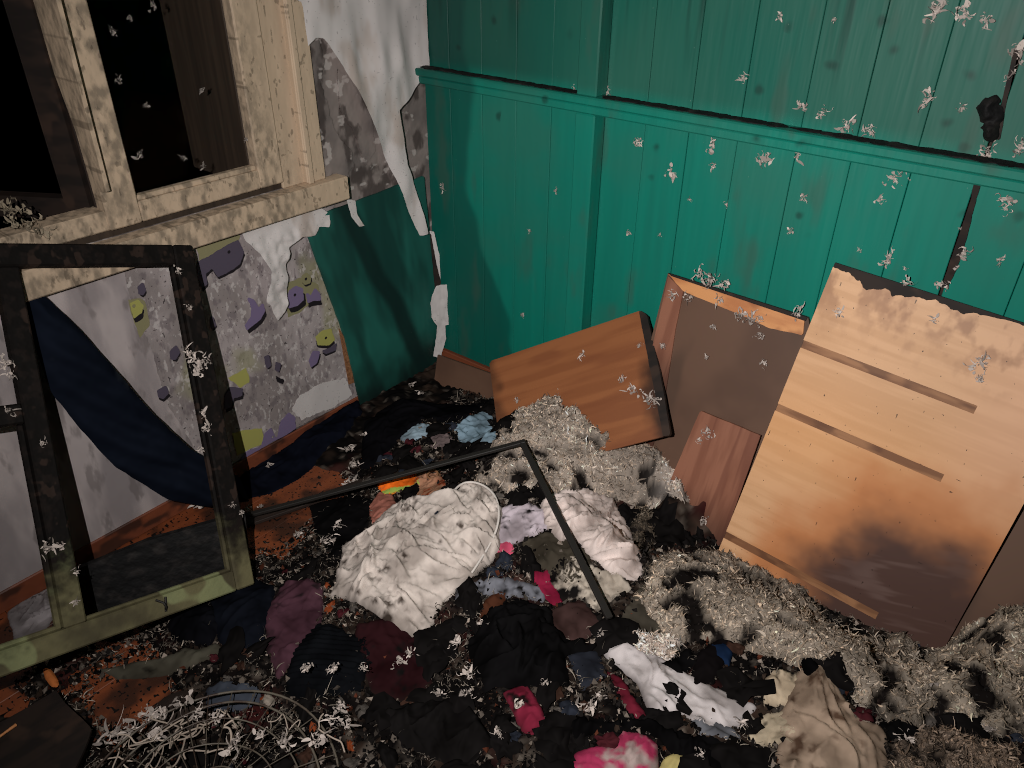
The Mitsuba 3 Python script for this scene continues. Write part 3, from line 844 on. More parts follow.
WH = (206, 192, 184)
t = cloth('white_cloth', [(345, 545), (338, 580), (330, 598), (350, 602), (366, 608), (385, 622), (418, 642), (432, 628), (446, 602), (460, 588), (474, 578), (490, 565), (500, 545), (503, 512), (490, 492), (470, 486), (446, 496), (430, 502), (402, 502), (380, 520), (360, 540)], WH, 'large crumpled white cloth with soot stains in the middle of the heap', 'cloth', 1, spot=.39, spots=(78, 68, 62), puff=.045, amp=.036, folds=1.3, freq=16, dirn=(.3, 1), s=.005)
hem(t, [(455, 497), (470, 489), (486, 494), (497, 508), (498, 530), (489, 553), (472, 580)], .0036, (206, 196, 190), .026)
cloth('white_cloth', [(540, 502), (560, 494), (585, 492), (612, 500), (630, 530), (643, 575), (636, 586), (612, 582), (592, 562), (578, 545), (560, 545), (545, 530)], (214, 196, 190), 'crumpled white cloth lying under the thin black metal frame', 'cloth', 2, spot=.22, spots=(120, 100, 96), puff=.035, amp=.034, folds=1.4, freq=14, dirn=(1, -.2), s=.005)
cloth('lavender_cloth', [(502, 510), (520, 502), (545, 512), (552, 528), (535, 540), (512, 545), (495, 555), (486, 560), (496, 535)], (186, 172, 180), 'pale lavender cloth with black specks between the two white cloths', 'cloth', 3, spot=.38, puff=.02, amp=.012, freq=30, s=.0045)
cloth('olive_cloth', [(522, 548), (545, 535), (562, 532), (578, 546), (590, 560), (588, 580), (562, 588), (540, 572)], (62, 56, 48), 'flat dark olive cloth between the white cloths and the pink scraps', 'cloth', 4, puff=.010, amp=.004, freq=10)
cloth('olive_cloth', [(610, 642), (615, 625), (640, 592), (655, 588), (663, 610), (661, 632), (645, 650), (625, 642)], (74, 68, 60), 'grey olive cloth at the lower end of the black metal frame', 'cloth', 5, puff=.016, amp=.006, freq=14)
cloth('pink_scrap', [(496, 544), (508, 539), (514, 553), (507, 560), (498, 554)], (208, 84, 112), 'small plain pink cloth scrap beside the pale lavender cloth', 'cloth scrap', 6, puff=.010, amp=.004, s=.004, rag=.003)
cloth('speckled_scrap', [(545, 582), (558, 566), (580, 562), (600, 575), (622, 573), (630, 592), (606, 606), (598, 614), (585, 606), (573, 597), (556, 600)], (196, 182, 168), 'cream cloth scrap with black burnt holes under the metal frame', 'cloth scrap', 7, spot=.47, puff=.014, amp=.010, freq=24, s=.004)
cloth('crimson_scrap', [(531, 578), (548, 572), (556, 590), (562, 604), (552, 606), (540, 594)], (128, 30, 56), 'crimson cloth scrap at the left of the speckled cream scrap', 'cloth scrap', 8, puff=.012, amp=.010, s=.004)
cloth('long_white_cloth', [(588, 630), (604, 623), (640, 646), (668, 664), (700, 684), (732, 696), (756, 712), (740, 727), (702, 730), (682, 716), (656, 716), (645, 702), (638, 684), (610, 660)], (198, 188, 188), 'long grey white cloth strip running to the lower right of the heap', 'cloth', 9, spot=.30, puff=.022, amp=.018, freq=20, dirn=(.2, 1), s=.005)
cloth('crimson_scrap', [(606, 672), (622, 678), (634, 698), (646, 716), (634, 722), (622, 702)], (108, 32, 48), 'narrow crimson cloth strip left of the long grey white strip', 'cloth scrap', 10, spot=.35, puff=.012, amp=.010, s=.004)
cloth('navy_garment', [(212, 602), (225, 588), (258, 580), (276, 590), (270, 615), (264, 646), (240, 657), (220, 642)], (19, 21, 28), 'dark navy garment at the right end of the loose window sash', 'garment', 11, puff=.035, amp=.014, freq=14)
cloth('purple_garment', [(284, 586), (310, 580), (323, 590), (325, 616), (312, 640), (292, 662), (278, 682), (268, 652), (264, 622), (270, 605)], (78, 50, 60), 'dusty purple garment between the navy and the black garments', 'garment', 12, spot=.40, spots=(44, 32, 36), puff=.03, amp=.014, freq=16)
cloth('black_garment', [(286, 692), (292, 655), (310, 630), (330, 625), (346, 635), (366, 640), (374, 665), (362, 690), (330, 700), (305, 702)], (17, 18, 21), 'black garment with ribbed folds below the large white cloth', 'garment', 13, puff=.035, amp=.006, freq=70, dirn=(-.55, .8), ridged=False, s=.0045)
cloth('maroon_cloth', [(355, 626), (400, 624), (428, 652), (432, 682), (402, 702), (372, 692), (360, 660)], (42, 20, 23), 'dark maroon cloth between the black garment and the charred middle', 'cloth', 14, spot=.40, puff=.02, amp=.012)
cloth('pale_blue_cloth', [(454, 430), (468, 420), (484, 414), (494, 420), (495, 446), (476, 450), (462, 446)], (132, 154, 170), 'pale blue folded cloth at the left edge of the orange board', 'cloth', 16, puff=.025, amp=.014, freq=26, dirn=(.3, 1), s=.0045)
cloth('blue_scrap', [(400, 438), (408, 425), (429, 427), (427, 437), (405, 443)], (146, 164, 178), 'small pale blue scrap on the black debris near the corner', 'cloth scrap', 17, puff=.012, amp=.006, s=.004)
cloth('mauve_scrap', [(428, 433), (446, 435), (456, 448), (445, 453), (432, 449)], (116, 100, 100), 'small mauve grey scrap right of the pale blue one', 'cloth scrap', 18, puff=.014, amp=.008, s=.004)


def orange_stripe(v, c):
    y = v @ np.array([.75, -.66, 0]); y = (y - y.min()) / (np.ptp(y) + 1e-9)
    c = c.copy(); c[(y > .72) & (y < .88)] = lin((150, 170, 80)); c[y >= .9] = lin((40, 26, 20)); return c


cloth('orange_scrap', [(377, 484), (394, 475), (416, 474), (420, 490), (400, 492), (384, 496)], (240, 110, 34), 'bright orange cloth scrap with a pale green stripe above the large white cloth', 'cloth scrap', 19, puff=.014, amp=.006, s=.004, stripe=orange_stripe)
cloth('salmon_scrap', [(368, 508), (378, 494), (392, 496), (396, 506), (384, 522), (374, 530)], (176, 112, 98), 'salmon pink cloth scrap at the upper left of the large white cloth', 'cloth scrap', 20, puff=.02, amp=.010, s=.004)
t = cloth('patterned_scrap', [(408, 492), (420, 474), (440, 474), (450, 490), (434, 500), (416, 502)], (176, 128, 102), 'tan scrap with a red pattern and a ring above the large white cloth', 'cloth scrap', 21, spot=.46, spots=(150, 64, 36), puff=.012, amp=.006, s=.0035)
rc = onheap(433, 481) + [0, 0, .026]
part(t, 'ring', tube([rc + [.016 * math.cos(a), .016 * math.sin(a), .004 * math.sin(a)] for a in np.linspace(0, 2 * np.pi, 25)], .0035), 'batten_wood', 'brown ring', smooth=True)
cloth('beige_sack', [(775, 790), (778, 722), (788, 694), (798, 670), (818, 664), (836, 688), (850, 715), (882, 738), (892, 790)], (156, 134, 117), 'crumpled beige sack with scorched side at the bottom edge, right of the middle', 'sack', 22, spot=.37, spots=(84, 64, 52), puff=.05, amp=.020, freq=14, dirn=(1, .7), s=.005)
cloth('cream_scrap', [(752, 692), (776, 676), (796, 674), (800, 690), (790, 708), (765, 713)], (196, 176, 152), 'cream cloth scrap with black holes left of the beige sack, the upper one', 'cloth scrap', 23, spot=.40, puff=.02, amp=.012, s=.0045)
cloth('cream_scrap', [(744, 742), (768, 716), (786, 712), (802, 722), (806, 748), (770, 752)], (198, 180, 156), 'cream cloth scrap left of the beige sack, the lower one', 'cloth scrap', 24, spot=.30, puff=.024, amp=.012, s=.0045)
cloth('black_strap', [(799, 664), (811, 661), (828, 706), (816, 713)], (13, 12, 14), 'short black strap lying on the beige sack', 'strap', 25, puff=.075, amp=.0, s=.004, rag=.001, lift0=.02)
cloth('pink_fleece', [(566, 790), (572, 756), (596, 746), (612, 748), (622, 738), (642, 735), (656, 745), (658, 790)], (176, 58, 94), 'bright pink fleece with white fibres at the bottom edge of the heap', 'cloth', 26, spot=.48, spots=(170, 150, 146), puff=.04, amp=.018, freq=20)
cloth('crimson_scrap', [(506, 692), (524, 686), (538, 700), (548, 725), (532, 740), (520, 726)], (122, 36, 56), 'crumpled crimson scrap alone in the black debris above the pink fleece', 'cloth scrap', 27, spot=.42, puff=.024, amp=.014, s=.0045)
cloth('black_cloth', [(684, 690), (700, 652), (722, 640), (734, 644), (722, 668), (712, 684)], (18, 15, 16), 'black cloth fold between the long white strip and the grey stuffing', 'cloth', 28, puff=.02, amp=.010)
cloth('blue_scrap', [(710, 648), (722, 643), (734, 652), (728, 664), (714, 660)], (22, 36, 60), 'small deep blue scrap beside the black cloth fold', 'cloth scrap', 29, puff=.03, amp=.004, s=.004)
cloth('yellow_scrap', [(658, 775), (664, 760), (690, 750), (702, 775)], (176, 160, 106), 'pale yellow scrap at the bottom edge right of the pink fleece', 'cloth scrap', 30, puff=.02, amp=.008, s=.004)
cloth('grey_cloth', [(690, 716), (715, 724), (742, 738), (734, 748), (706, 738), (694, 728)], (104, 104, 110), 'bluish grey cloth under the end of the long white strip', 'cloth', 31, puff=.016, amp=.008)
cloth('brown_cloth', [(478, 624), (488, 600), (506, 594), (502, 620), (486, 642)], (84, 50, 36), 'rust brown cloth right of the tip of the large white cloth', 'cloth', 32, puff=.024, amp=.010)
cloth('grey_cloth', [(454, 588), (500, 580), (546, 590), (542, 602), (490, 598), (460, 608)], (112, 112, 120), 'ash grey cloth strip under the olive cloth', 'cloth', 33, spot=.42, puff=.02, amp=.014)
cloth('dark_brown_cloth', [(546, 614), (580, 602), (602, 626), (572, 646), (550, 638)], (64, 46, 44), 'dull brown cloth below the speckled cream scrap', 'cloth', 34, puff=.018, amp=.008)
cloth('slate_cloth', [(568, 656), (598, 650), (608, 680), (582, 692)], (40, 42, 50), 'slate grey cloth left of the narrow crimson strip', 'cloth', 35, puff=.02, amp=.006)
cloth('grey_roll', [(98, 670), (150, 660), (200, 650), (218, 644), (224, 655), (192, 668), (120, 680)], (84, 80, 70), 'grey rolled cloth just below the olive foot of the loose sash', 'cloth', 36, spot=.36, puff=.03, amp=.010)
cloth('slate_cloth', [(205, 690), (232, 684), (258, 690), (262, 705), (230, 712), (208, 712)], (62, 66, 76), 'slate blue cloth just above the wire grille', 'cloth', 37, puff=.016, amp=.008)
cloth('black_sheet', [(310, 505), (350, 495), (372, 500), (368, 530), (352, 545), (335, 560), (318, 540)], (16, 15, 16), 'black burnt cloth between the orange floor and the large white cloth', 'cloth', 38, puff=.02, amp=.012)
cloth('black_sheet', [(365, 425), (400, 400), (450, 405), (485, 405), (470, 420), (452, 428), (425, 422), (398, 440), (380, 465), (360, 470)], (15, 14, 17), 'black burnt cloth low in the corner below the green board', 'cloth', 39, puff=.03, amp=.016)


cloth('black_sheet', [(468, 650), (482, 622), (512, 600), (545, 608), (562, 640), (600, 648), (566, 660), (572, 690), (520, 684), (484, 690)], (17, 16, 17), 'black burnt cloth in the middle of the debris below the olive cloth', 'cloth', 49, puff=.045, amp=.036, folds=2.2, rag=.018)
cloth('black_sheet', [(556, 720), (600, 722), (650, 722), (690, 738), (730, 750), (716, 790), (668, 748), (640, 730), (575, 740)], (14, 13, 14), 'black burnt cloth between the pink fleece and the long white strip', 'cloth', 50, puff=.04, amp=.034, folds=2.2, rag=.018)
cloth('black_sheet', [(880, 728), (905, 722), (930, 738), (922, 752), (896, 750)], (14, 13, 14), 'black burnt cloth patch between the beige sack and the right hand stuffing', 'cloth', 51, puff=.03, amp=.02, rag=.012)
cloth('black_sheet', [(388, 716), (430, 700), (470, 706), (500, 744), (450, 770), (400, 750)], (24, 22, 22), 'black burnt cloth at the bottom edge right of the fan grille', 'cloth', 52, puff=.035, amp=.03, folds=2.2, rag=.018)
cloth('black_sheet', [(170, 600), (205, 598), (220, 625), (208, 648), (170, 640)], (16, 16, 20), 'black burnt cloth left of the navy garment below the loose sash', 'cloth', 53, puff=.035, amp=.02, rag=.012)
cloth('black_sheet', [(640, 662), (668, 662), (690, 648), (696, 662), (680, 676), (660, 672)], (15, 14, 15), 'small black burnt cloth on the long white strip', 'cloth', 54, puff=.02, amp=.015, rag=.008)

# ------------------------------------------------------------------ cotton stuffing
def cotton(px, base, label, seed, nfib, puff=.03, tail=(0, 0), white=None, dark=.36):
    v, f, e = cloth_mesh(px, seed, puff=puff, amp=.010, freq=18, s=.0055, rag=.018, fine=.010)
    q = v.copy()
    lump = meshkit.fbm(q * 26, 3, seed + 11)
    m_ = .65 * meshkit.fbm(q * 20, 4, seed + 17) + .35 * meshkit.fbm(q * 7, 2, seed + 19)
    hole = np.clip((m_ - np.quantile(m_, 1 - dark)) * 16, 0, 1)              # black hollows between the clumps, soot and shade put into the colour
    v[:, 2] += ((1 - hole) * .020 - .006 + np.abs(lump - .5) * .05 + .012 * (meshkit.fbm(q * 70, 2, seed) - .5)) * (1 - np.exp(-e / .012))
    c = colour(base, v, seed, .5)
    c = c * (1 - hole[:, None]) + lin((27, 23, 22)) * hole[:, None]
    c *= (.45 + .6 * meshkit.fbm(v * 15, 3, seed + 8))[:, None]
    if white is not None:
        w = np.exp(-(((v[:, :2] - white[0]) / white[1]) ** 2).sum(1))[:, None]
        c = c * (1 - .8 * w) + lin((222, 208, 200)) * .8 * w
    r = np.random.default_rng(seed)
    tri = r.integers(0, len(f), nfib)
    bar = r.dirichlet([1, 1, 1], nfib)
    pos = (v[f[tri]] * bar[..., None]).sum(1)
    nr = np.cross(v[f[tri, 1]] - v[f[tri, 0]], v[f[tri, 2]] - v[f[tri, 0]]); nr /= np.linalg.norm(nr, axis=1, keepdims=True)
    fc = (c[f[tri]] * bar[..., None]).sum(1)
    ok = r.random(nfib) > .8 * (hole[f[tri]] * bar).sum(1)
    pos, nr, fc = pos[ok], nr[ok], fc[ok]; nfib = len(pos)
    rv, rf, ri = ribbons(pos, nr, r.gamma(3, .0044, nfib).clip(.004, .028), r.gamma(3, .0011, nfib).clip(.0008, .0075), r, 1.5, .30)
    tone = r.choice([.22, .55, .95, 1.4, 1.95, 2.7], nfib, p=[.14, .22, .28, .2, .11, .05])[:, None] * lin(np.array([(255, 255, 255), (255, 250, 244), (255, 245, 234)]))[r.integers(0, 3, nfib)]
    fc = np.clip(fc * tone * (.55 + 1.5 * meshkit.fbm(pos * 18, 3, seed + 13))[:, None] + .008, .004, .8)
    V = np.vstack([v, rv]); Fc = np.vstack([f, rf + len(v)])
    return thing('cotton_stuffing', (V, Fc), 'vertex_cloth', label, 'stuffing', kind='stuff', smooth=True, color=np.vstack([c, fc[ri]]))


CT = (164, 150, 139)
cotton([(478, 474), (494, 446), (508, 428), (528, 410), (555, 402), (580, 402), (602, 408), (614, 428), (640, 436), (670, 444), (692, 455), (713, 464), (712, 482), (702, 498), (682, 506), (655, 508), (645, 530), (634, 505), (600, 497), (560, 493), (530, 497), (505, 492), (482, 484)], CT, 'pile of greyish stuffing fibres heaped against the orange board', 41, 19000, .035, white=(onheap(685, 482)[:2], .06), dark=0.3)
cotton([(642, 604), (648, 570), (668, 556), (692, 550), (740, 562), (790, 584), (814, 604), (830, 630), (852, 640), (880, 645), (900, 632), (916, 645), (918, 664), (932, 684), (936, 702), (915, 727), (880, 724), (858, 702), (850, 684), (830, 668), (792, 668), (760, 655), (735, 640), (700, 640), (665, 642)], (146, 133, 121), 'long bank of grey stuffing fibres along the foot of the tan panel', 42, 20000, .035, dark=0.4)
cotton([(930, 655), (952, 640), (975, 622), (1004, 610), (1060, 606), (1090, 700), (1060, 768), (1000, 740), (960, 724), (934, 718), (926, 692)], (160, 146, 132), 'grey stuffing fibres heaped in front of the dark brown board', 43, 13000, .04, dark=0.4)
cotton([(890, 740), (930, 730), (970, 742), (1010, 752), (1040, 800), (880, 800)], (120, 104, 92), 'darker stuffing fibres along the bottom right edge', 44, 7000, .03, dark=0.5)
cotton([(634, 644), (648, 638), (668, 640), (684, 646), (674, 656), (650, 660), (640, 656)], (224, 206, 196), 'small clean white stuffing tuft at the head of the long white strip', 45, 1500, .02, dark=0.12)
cotton([(636, 508), (650, 510), (656, 524), (648, 550), (650, 580), (636, 560)], (92, 82, 72), 'sooty stuffing trickling down left of the reddish board', 46, 3500, .02, dark=0.6)

# ------------------------------------------------------------------ thin black metal frame on the heap
A_, B_, D_ = atz(236, 517, .035), atz(522, 441, .262), atz(610, 617, .155)


def bar(p, q, w, h):
    p, q = np.asarray(p), np.asarray(q); L_ = np.linalg.norm(q - p)
    x = (q - p) / L_; y = np.cross([0, 0, 1], x); y /= np.linalg.norm(y); zz = np.cross(x, y)
    b = box(0, L_, -w / 2, w / 2, -h, 0, .0015)
    mm = trimesh.Trimesh(p + b.vertices @ np.array([x, y, zz]), b.faces, process=False); mm.fix_normals()
    return mm


t = num('metal_frame')
tag(t, 'bent corner of a thin black metal frame lying over the cloths', 'frame')
part(t, 'bar', bar(A_, B_ + (B_ - A_) * .01, .017, .010), 'metal_black')
part(t, 'bar', bar(B_, D_, .017, .010), 'metal_black')

# ------------------------------------------------------------------ wire grille of a fan, lid, brown box, stick
GC = atz(208, 812, .055)
gn = np.array([.10, -.05, 1.0]); gn /= np.linalg.norm(gn)
gx_ = np.cross([0, 1, 0], gn); gx_ /= np.linalg.norm(gx_); gy_ = np.cross(gn, gx_)
R_ = float(np.linalg.norm(atz(256, 698, .055) - GC))
t = num('fan_grille')
tag(t, 'round wire fan grille lying at the bottom edge of the debris', 'fan grille')
dome = lambda r: .035 * (1 - (r / R_) ** 2)
for r in (1, .86, .70, .50, .28):
    w = np.linspace(0, 2 * np.pi, 73)
    wob = .003 * np.sin(w * 3 + r * 9)
    P_ = GC + ((R_ * r + wob) * np.cos(w))[:, None] * gx_ + ((R_ * r + wob) * np.sin(w))[:, None] * gy_ + (dome(R_ * r) + wob * 1.5)[:, None] * gn
    part(t, 'ring', tube(P_, .0028 if r in (1, .86) else .0019, 5), 'wire', smooth=True)
for k in range(32):
    a = 2 * np.pi * k / 32
    rs = np.linspace(.12, 1, 7) * R_
    P_ = GC + (rs * math.cos(a))[:, None] * gx_ + (rs * math.sin(a))[:, None] * gy_ + (dome(rs) - .003)[:, None] * gn
    part(t, 'spoke', tube(P_, .0012, 4), 'wire', smooth=True)
lc = atz(178, 716, .012)
lid = trimesh.creation.revolve(np.array([(0, .016), (.02, .017), (.05, .013), (.064, .006), (.066, 0), (.06, -.006), (0, -.004)]), sections=40)
lid.apply_translation(lc); lid.fix_normals()
thing('round_lid', lid, 'soot_wood', 'dark brown round lid on the bare orange floor beside the grille', 'lid', smooth=30)
PBX = Plane(atz(-20, 735, .10), atz(56, 690, .085) - atz(-20, 735, .10), atz(60, 790, .09) - atz(-20, 735, .10), np.array([1, -2, 3.0]))
t = num('brown_box')
tag(t, 'dark brown broken box at the lower left corner, below the loose sash', 'box')
plate(t, 'top', PBX, ragged(PBX.poly([(-60, 758), (-20, 733), (30, 706), (56, 690), (66, 704), (92, 728), (84, 750), (72, 775), (60, 830), (-60, 830)]), .001, .012, 3), .008, 'soot_wood')
plate(t, 'side', PBX, PBX.poly([(-60, 768), (-20, 741), (30, 713), (52, 699), (62, 712), (82, 732), (70, 760), (60, 820), (-60, 820)]), .075, 'soot_wood', -.008)
st0, st1 = PBX.hit(-10, 746) + PBX.n * .006, PBX.hit(17, 727) + PBX.n * .008
thing('thin_stick', tube(np.linspace(st0, st1, 6), [.003, .003, .0028, .0028, .0034, .0036], 7), 'rail_wood', 'thin pale stick lying on the dark brown box', 'stick', smooth=True)
pe = onheap(55, 684)
cloth('crumpled_paper', [(8, 612), (30, 596), (50, 588), (56, 612), (42, 638), (14, 642)], (140, 132, 134), 'crumpled grey paper on the floor behind the lower left pane of the loose sash', 'paper', 48, spot=.4, puff=.03, amp=.03, s=.004)
cloth('orange_peel', [(46, 672), (52, 674), (58, 683), (60, 690), (54, 690), (48, 682)], (186, 108, 60), 'small curled orange brown sliver below the sash', 'scrap', 47, puff=.02, amp=.003, s=.0035, rag=.001, lift0=.02)
# dark wooden strip on the floor that the frame's end lies on
PLK = bar(atz(246, 522, .012), atz(395, 470, .03), .03, .012)
thing('floor_strip', PLK, 'soot_wood', 'sooty grey wood strip lying on the orange floor under the metal frame', 'strip')

R9 = np.random.default_rng(19)
for i, (x, y) in enumerate([(118, 748), (135, 742), (150, 738), (165, 728), (178, 726), (190, 734), (205, 722), (222, 718), (160, 752), (182, 752), (205, 748), (232, 736), (128, 765), (148, 765), (285, 722), (330, 730)]):
    p0 = atz(x, y, .085 if x > 140 else .06)
    a_, w_ = R9.uniform(0, 6.28), R9.normal(size=(7, 3)) * [.010, .010, .003]
    P_ = p0 + np.linspace(-.5, .5, 7)[:, None] * [math.cos(a_), math.sin(a_), 0] * R9.uniform(.05, .12) + w_
    k_ = thing('string_strand', tube(CubicSpline(np.arange(7), P_)(np.linspace(0, 6, 28)), R9.uniform(.0012, .0024), 5), 'vertex_cloth', 'pale string strand', 'string', 'pale string strands on the fan grille', smooth=True, color=np.tile(lin((190, 172, 158)) * R9.uniform(.5, 1.0), (142, 1)))
    STRANDS.append((k_, p0))

# ------------------------------------------------------------------ charred rag and lath in the split of the green wall
PBK0 = Plane([0, -.004, 0], [1, 0, 0], [0, 0, 1], np.array([1, -1, 1.0]))
rag = ragged(PBK0.poly([(977, 108), (984, 98), (997, 97), (1004, 110), (999, 126), (995, 142), (985, 140), (982, 122)]), .008, .004, 3)
m = sheet(PBK0, rag, .005, lambda p, e: .006 + .03 * (1 - np.exp(-e / .012)) * (.1 + 1.5 * meshkit.fbm(np.c_[p * 70, np.zeros(len(p))], 3, 5)), 3, .004)
thing('charred_rag', m, 'char', 'black charred rag caught in the split of the green wall above the rail', 'rag', smooth=True)
PBK1 = Plane([0, -.004, 0], [1, 0, 0], [0, 0, 1], np.array([1, -1, 1.0]))
m, uv = slab(PBK1, ragged(PBK1.poly([(974, 184), (981, 184), (975, 205), (966, 240), (957, 268), (948, 288), (941, 288), (950, 262), (960, 232), (969, 205)]), .002, .006, 8), .006)
thing('split_lath', m, 'soot_wood', 'ragged brown wood sliver filling the split of the green wall below the rail', 'sliver', uv=uv)
m, uv = slab(PBK1, ragged(PBK1.poly([(1014, 50), (1019, 50), (1008, 95), (1000, 140), (996, 140), (1003, 95)]), .001, .006, 9), .004)
thing('split_lath', m, 'soot_wood', 'thin brown wood sliver in the split of the green wall above the rail', 'sliver', uv=uv)


# ------------------------------------------------------------------ labels of many alike things: by the nearest landmark
MANY = []
ORD = ['nearest', 'second', 'third', 'fourth', 'fifth', 'sixth', 'seventh', 'eighth', 'ninth', 'tenth']
MARKS = {'grille': [(150, 740, 'left rim of the fan grille'), (215, 725, 'middle of the fan grille'), (320, 730, 'right rim of the fan grille')], 'wall': [(590, 60, 'upper post'), (578, 220, 'lower post'), (720, 135, 'middle of the dado rail'), (935, 175, 'right stretch of the dado rail'), (998, 120, 'charred rag in the split'), (962, 240, 'lower split of the wall'), (835, 265, 'tan board corner'), (670, 275, 'hardboard sheet corner'), (450, 200, 'hanging white paper'), (960, 5, 'upper right edge of the picture'), (800, 10, 'upper edge of the picture')],
         'floor': [(420, 560, 'large white cloth'), (600, 530, 'smaller white cloth'), (560, 560, 'flat olive cloth'), (675, 680, 'long grey white strip'), (245, 620, 'navy garment'), (298, 625, 'purple garment'), (330, 665, 'black ribbed garment'), (398, 660, 'maroon cloth'), (530, 712, 'lone crimson scrap'), (612, 752, 'pink fleece'), (830, 725, 'beige sack'), (780, 600, 'stuffing below the tan board'), (580, 450, 'stuffing on the orange board'), (980, 680, 'stuffing at the right edge'), (230, 740, 'fan grille'), (475, 433, 'pale blue cloth'), (400, 484, 'bright orange scrap'), (320, 500, 'end of the metal frame'), (160, 700, 'round lid'), (300, 450, 'trailing navy cloth'), (60, 720, 'dark brown box'), (100, 640, 'foot of the loose sash'), (615, 620, 'lower end of the metal frame'), (720, 655, 'black cloth fold'), (545, 590, 'speckled cream scrap'), (440, 745, 'middle of the bottom edge'), (930, 745, 'dark lower right stuffing'), (490, 612, 'rust brown cloth'), (575, 670, 'slate grey cloth')],
         'near': [(735, 290, 'top rim of the hardboard sheet'), (735, 360, 'middle of the hardboard sheet'), (668, 300, 'side rim of the hardboard sheet'), (980, 370, 'upper slot end of the tan board'), (850, 300, 'upper left corner of the tan board'), (880, 620, 'lower slot of the tan board'), (655, 395, 'burnt end of the orange board'), (500, 390, 'left end of the orange board'), (570, 350, 'middle of the orange board'), (703, 420, 'top of the reddish board'), (700, 520, 'foot of the reddish board'), (185, 260, 'upper right corner of the sash'), (197, 362, 'middle of the sash right stile'), (205, 440, 'lower half of the sash right stile'), (240, 560, 'foot of the sash right stile'), (10, 370, 'upper half of the sash middle stile'), (48, 450, 'sash cross rail'), (65, 560, 'foot of the sash middle stile'), (120, 50, 'upper left part of the pane'), (130, 160, 'lower left corner of the pane'), (235, 140, 'lower right corner of the pane'), (20, 220, 'left end of the sill')]}


def many(key, noun, pos, marks):
    d = np.asarray(pos) - CAM
    z_ = d @ FW
    MANY.append((key, noun, 512 + F * (d @ RT) / z_, 384 + F * (d @ DN) / z_, marks))


def label_many():
    fam = {}
    for key, noun, x, y, marks in MANY:
        mx, my, name = min(MARKS[marks], key=lambda k: (k[0] - x) ** 2 + (k[1] - y) ** 2)
        dx, dy = x - mx, y - my
        r_ = math.hypot(dx, dy)
        way = ['right', 'lower right', 'below', 'lower left', 'left', 'upper left', 'above', 'upper right'][int(round(math.atan2(dy, dx) / (math.pi / 4))) % 8]
        where = f'{way} it' if way in ('below', 'above') else f'to its {way}'
        fam.setdefault((noun, name, where), []).append((r_, key))
    for (noun, name, where), found in fam.items():
        for i, (_, key) in enumerate(sorted(found)):
            labels[key]['label'] = (f'{noun} near the {name}, {where}' if len(found) == 1 else f'{ORD[min(i, 9)]} {noun} from the {name}, {where}')


# ------------------------------------------------------------------ fluff tufts: each a small bunch of curled fibres
def tuft(pos, nrm, size, seed, name, label, cat, group, base=(205, 190, 182), n=None, elong=None):
    r = np.random.default_rng(seed)
    n = (n or int(r.integers(14, 22))) + 6
    size = size * .8
    nrm = np.asarray(nrm, float); nrm /= np.linalg.norm(nrm)
    a = np.cross(nrm, [.3, .2, .9]); a /= np.linalg.norm(a); b = np.cross(nrm, a)
    g = r.normal(size=(n, 2)) * size * .20
    if elong is not None: g[:, 0] *= .35; g[:, 1] *= 1.5; a, b = np.cross(nrm, elong) / np.linalg.norm(np.cross(nrm, elong)), np.asarray(elong)
    P_ = np.asarray(pos) + g[:, :1] * a + g[:, 1:] * b + nrm * r.uniform(.0004, .003, (n, 1))
    v, f, ri = ribbons(P_, np.repeat(nrm[None], n, 0), r.gamma(3, .13, n).clip(.15, .9) * size, np.where(np.arange(n) < 6, r.uniform(.2, .36, n), r.uniform(.05, .16, n)) * size + .0006, r, 1.6, .22)
    c = np.clip(lin(base)[None] * r.uniform(.35, 1.05, (n, 1)), 0, .9)
    key = thing(name, (v, f), 'vertex_cloth', label, cat, group, smooth=True, color=c[ri])
    many(key, 'pale fluff tuft', pos, 'wall' if 'wall' in name else 'floor' if 'debris' in name else 'near')
    return key


tf = [(608, 93, 9), (639, 143, 12), (672, 173, 14), (713, 143, 12), (714, 165, 8), (764, 158, 16), (798, 156, 9), (803, 197, 8), (790, 231, 6), (727, 205, 6), (848, 124, 13), (869, 131, 10), (928, 99, 13), (897, 178, 16), (880, 200, 7), (962, 253, 14), (962, 228, 5), (1007, 205, 17), (936, 12, 16), (962, 14, 17), (986, 20, 12), (1012, 75, 9), (1016, 54, 13), (988, 150, 15), (1021, 146, 14), (800, 106, 12), (822, 112, 9), (888, 258, 13), (942, 284, 11), (629, 233, 6), (556, 190, 6), (530, 231, 5), (523, 315, 7), (443, 188, 10), (780, 17, 6), (744, 78, 8), (1001, 260, 6), (962, 108, 7), (976, 166, 9), (1000, 176, 9), (860, 250, 4), (905, 268, 4), (660, 235, 4), (690, 200, 4), (834, 20, 5), (574, 90, 6)]
for i, (x, y, s_) in enumerate(tf):
    tuft(aty(x, y, -.001), [0, -1, 0], s_ * .0034, 100 + i, 'wall_fluff', 'pale fluff tuft stuck to the green plank wall', 'fluff', 'fluff tufts on the green wall', elong=[.1, 0, 1] if i % 3 == 0 else None)
for i, (x, y, s_, pl) in enumerate([(700, 273, 14, PD), (712, 280, 16, PD), (725, 284, 12, PD), (690, 298, 9, PD), (742, 315, 13, PD), (754, 320, 15, PD), (762, 318, 8, PD), (715, 326, 7, PD), (762, 335, 8, PD), (765, 362, 8, PD), (708, 357, 6, PD), (674, 295, 12, PD), (800, 312, 12, PD), (720, 300, 10, PD), (665, 345, 8, PD)]):
    tuft(pl.hit(x, y) + pl.n * .010, pl.n, s_ * .0033, 200 + i, 'panel_fluff', 'pale fluff tuft on the dark brown hardboard panel', 'fluff', 'fluff tufts on the brown panel')
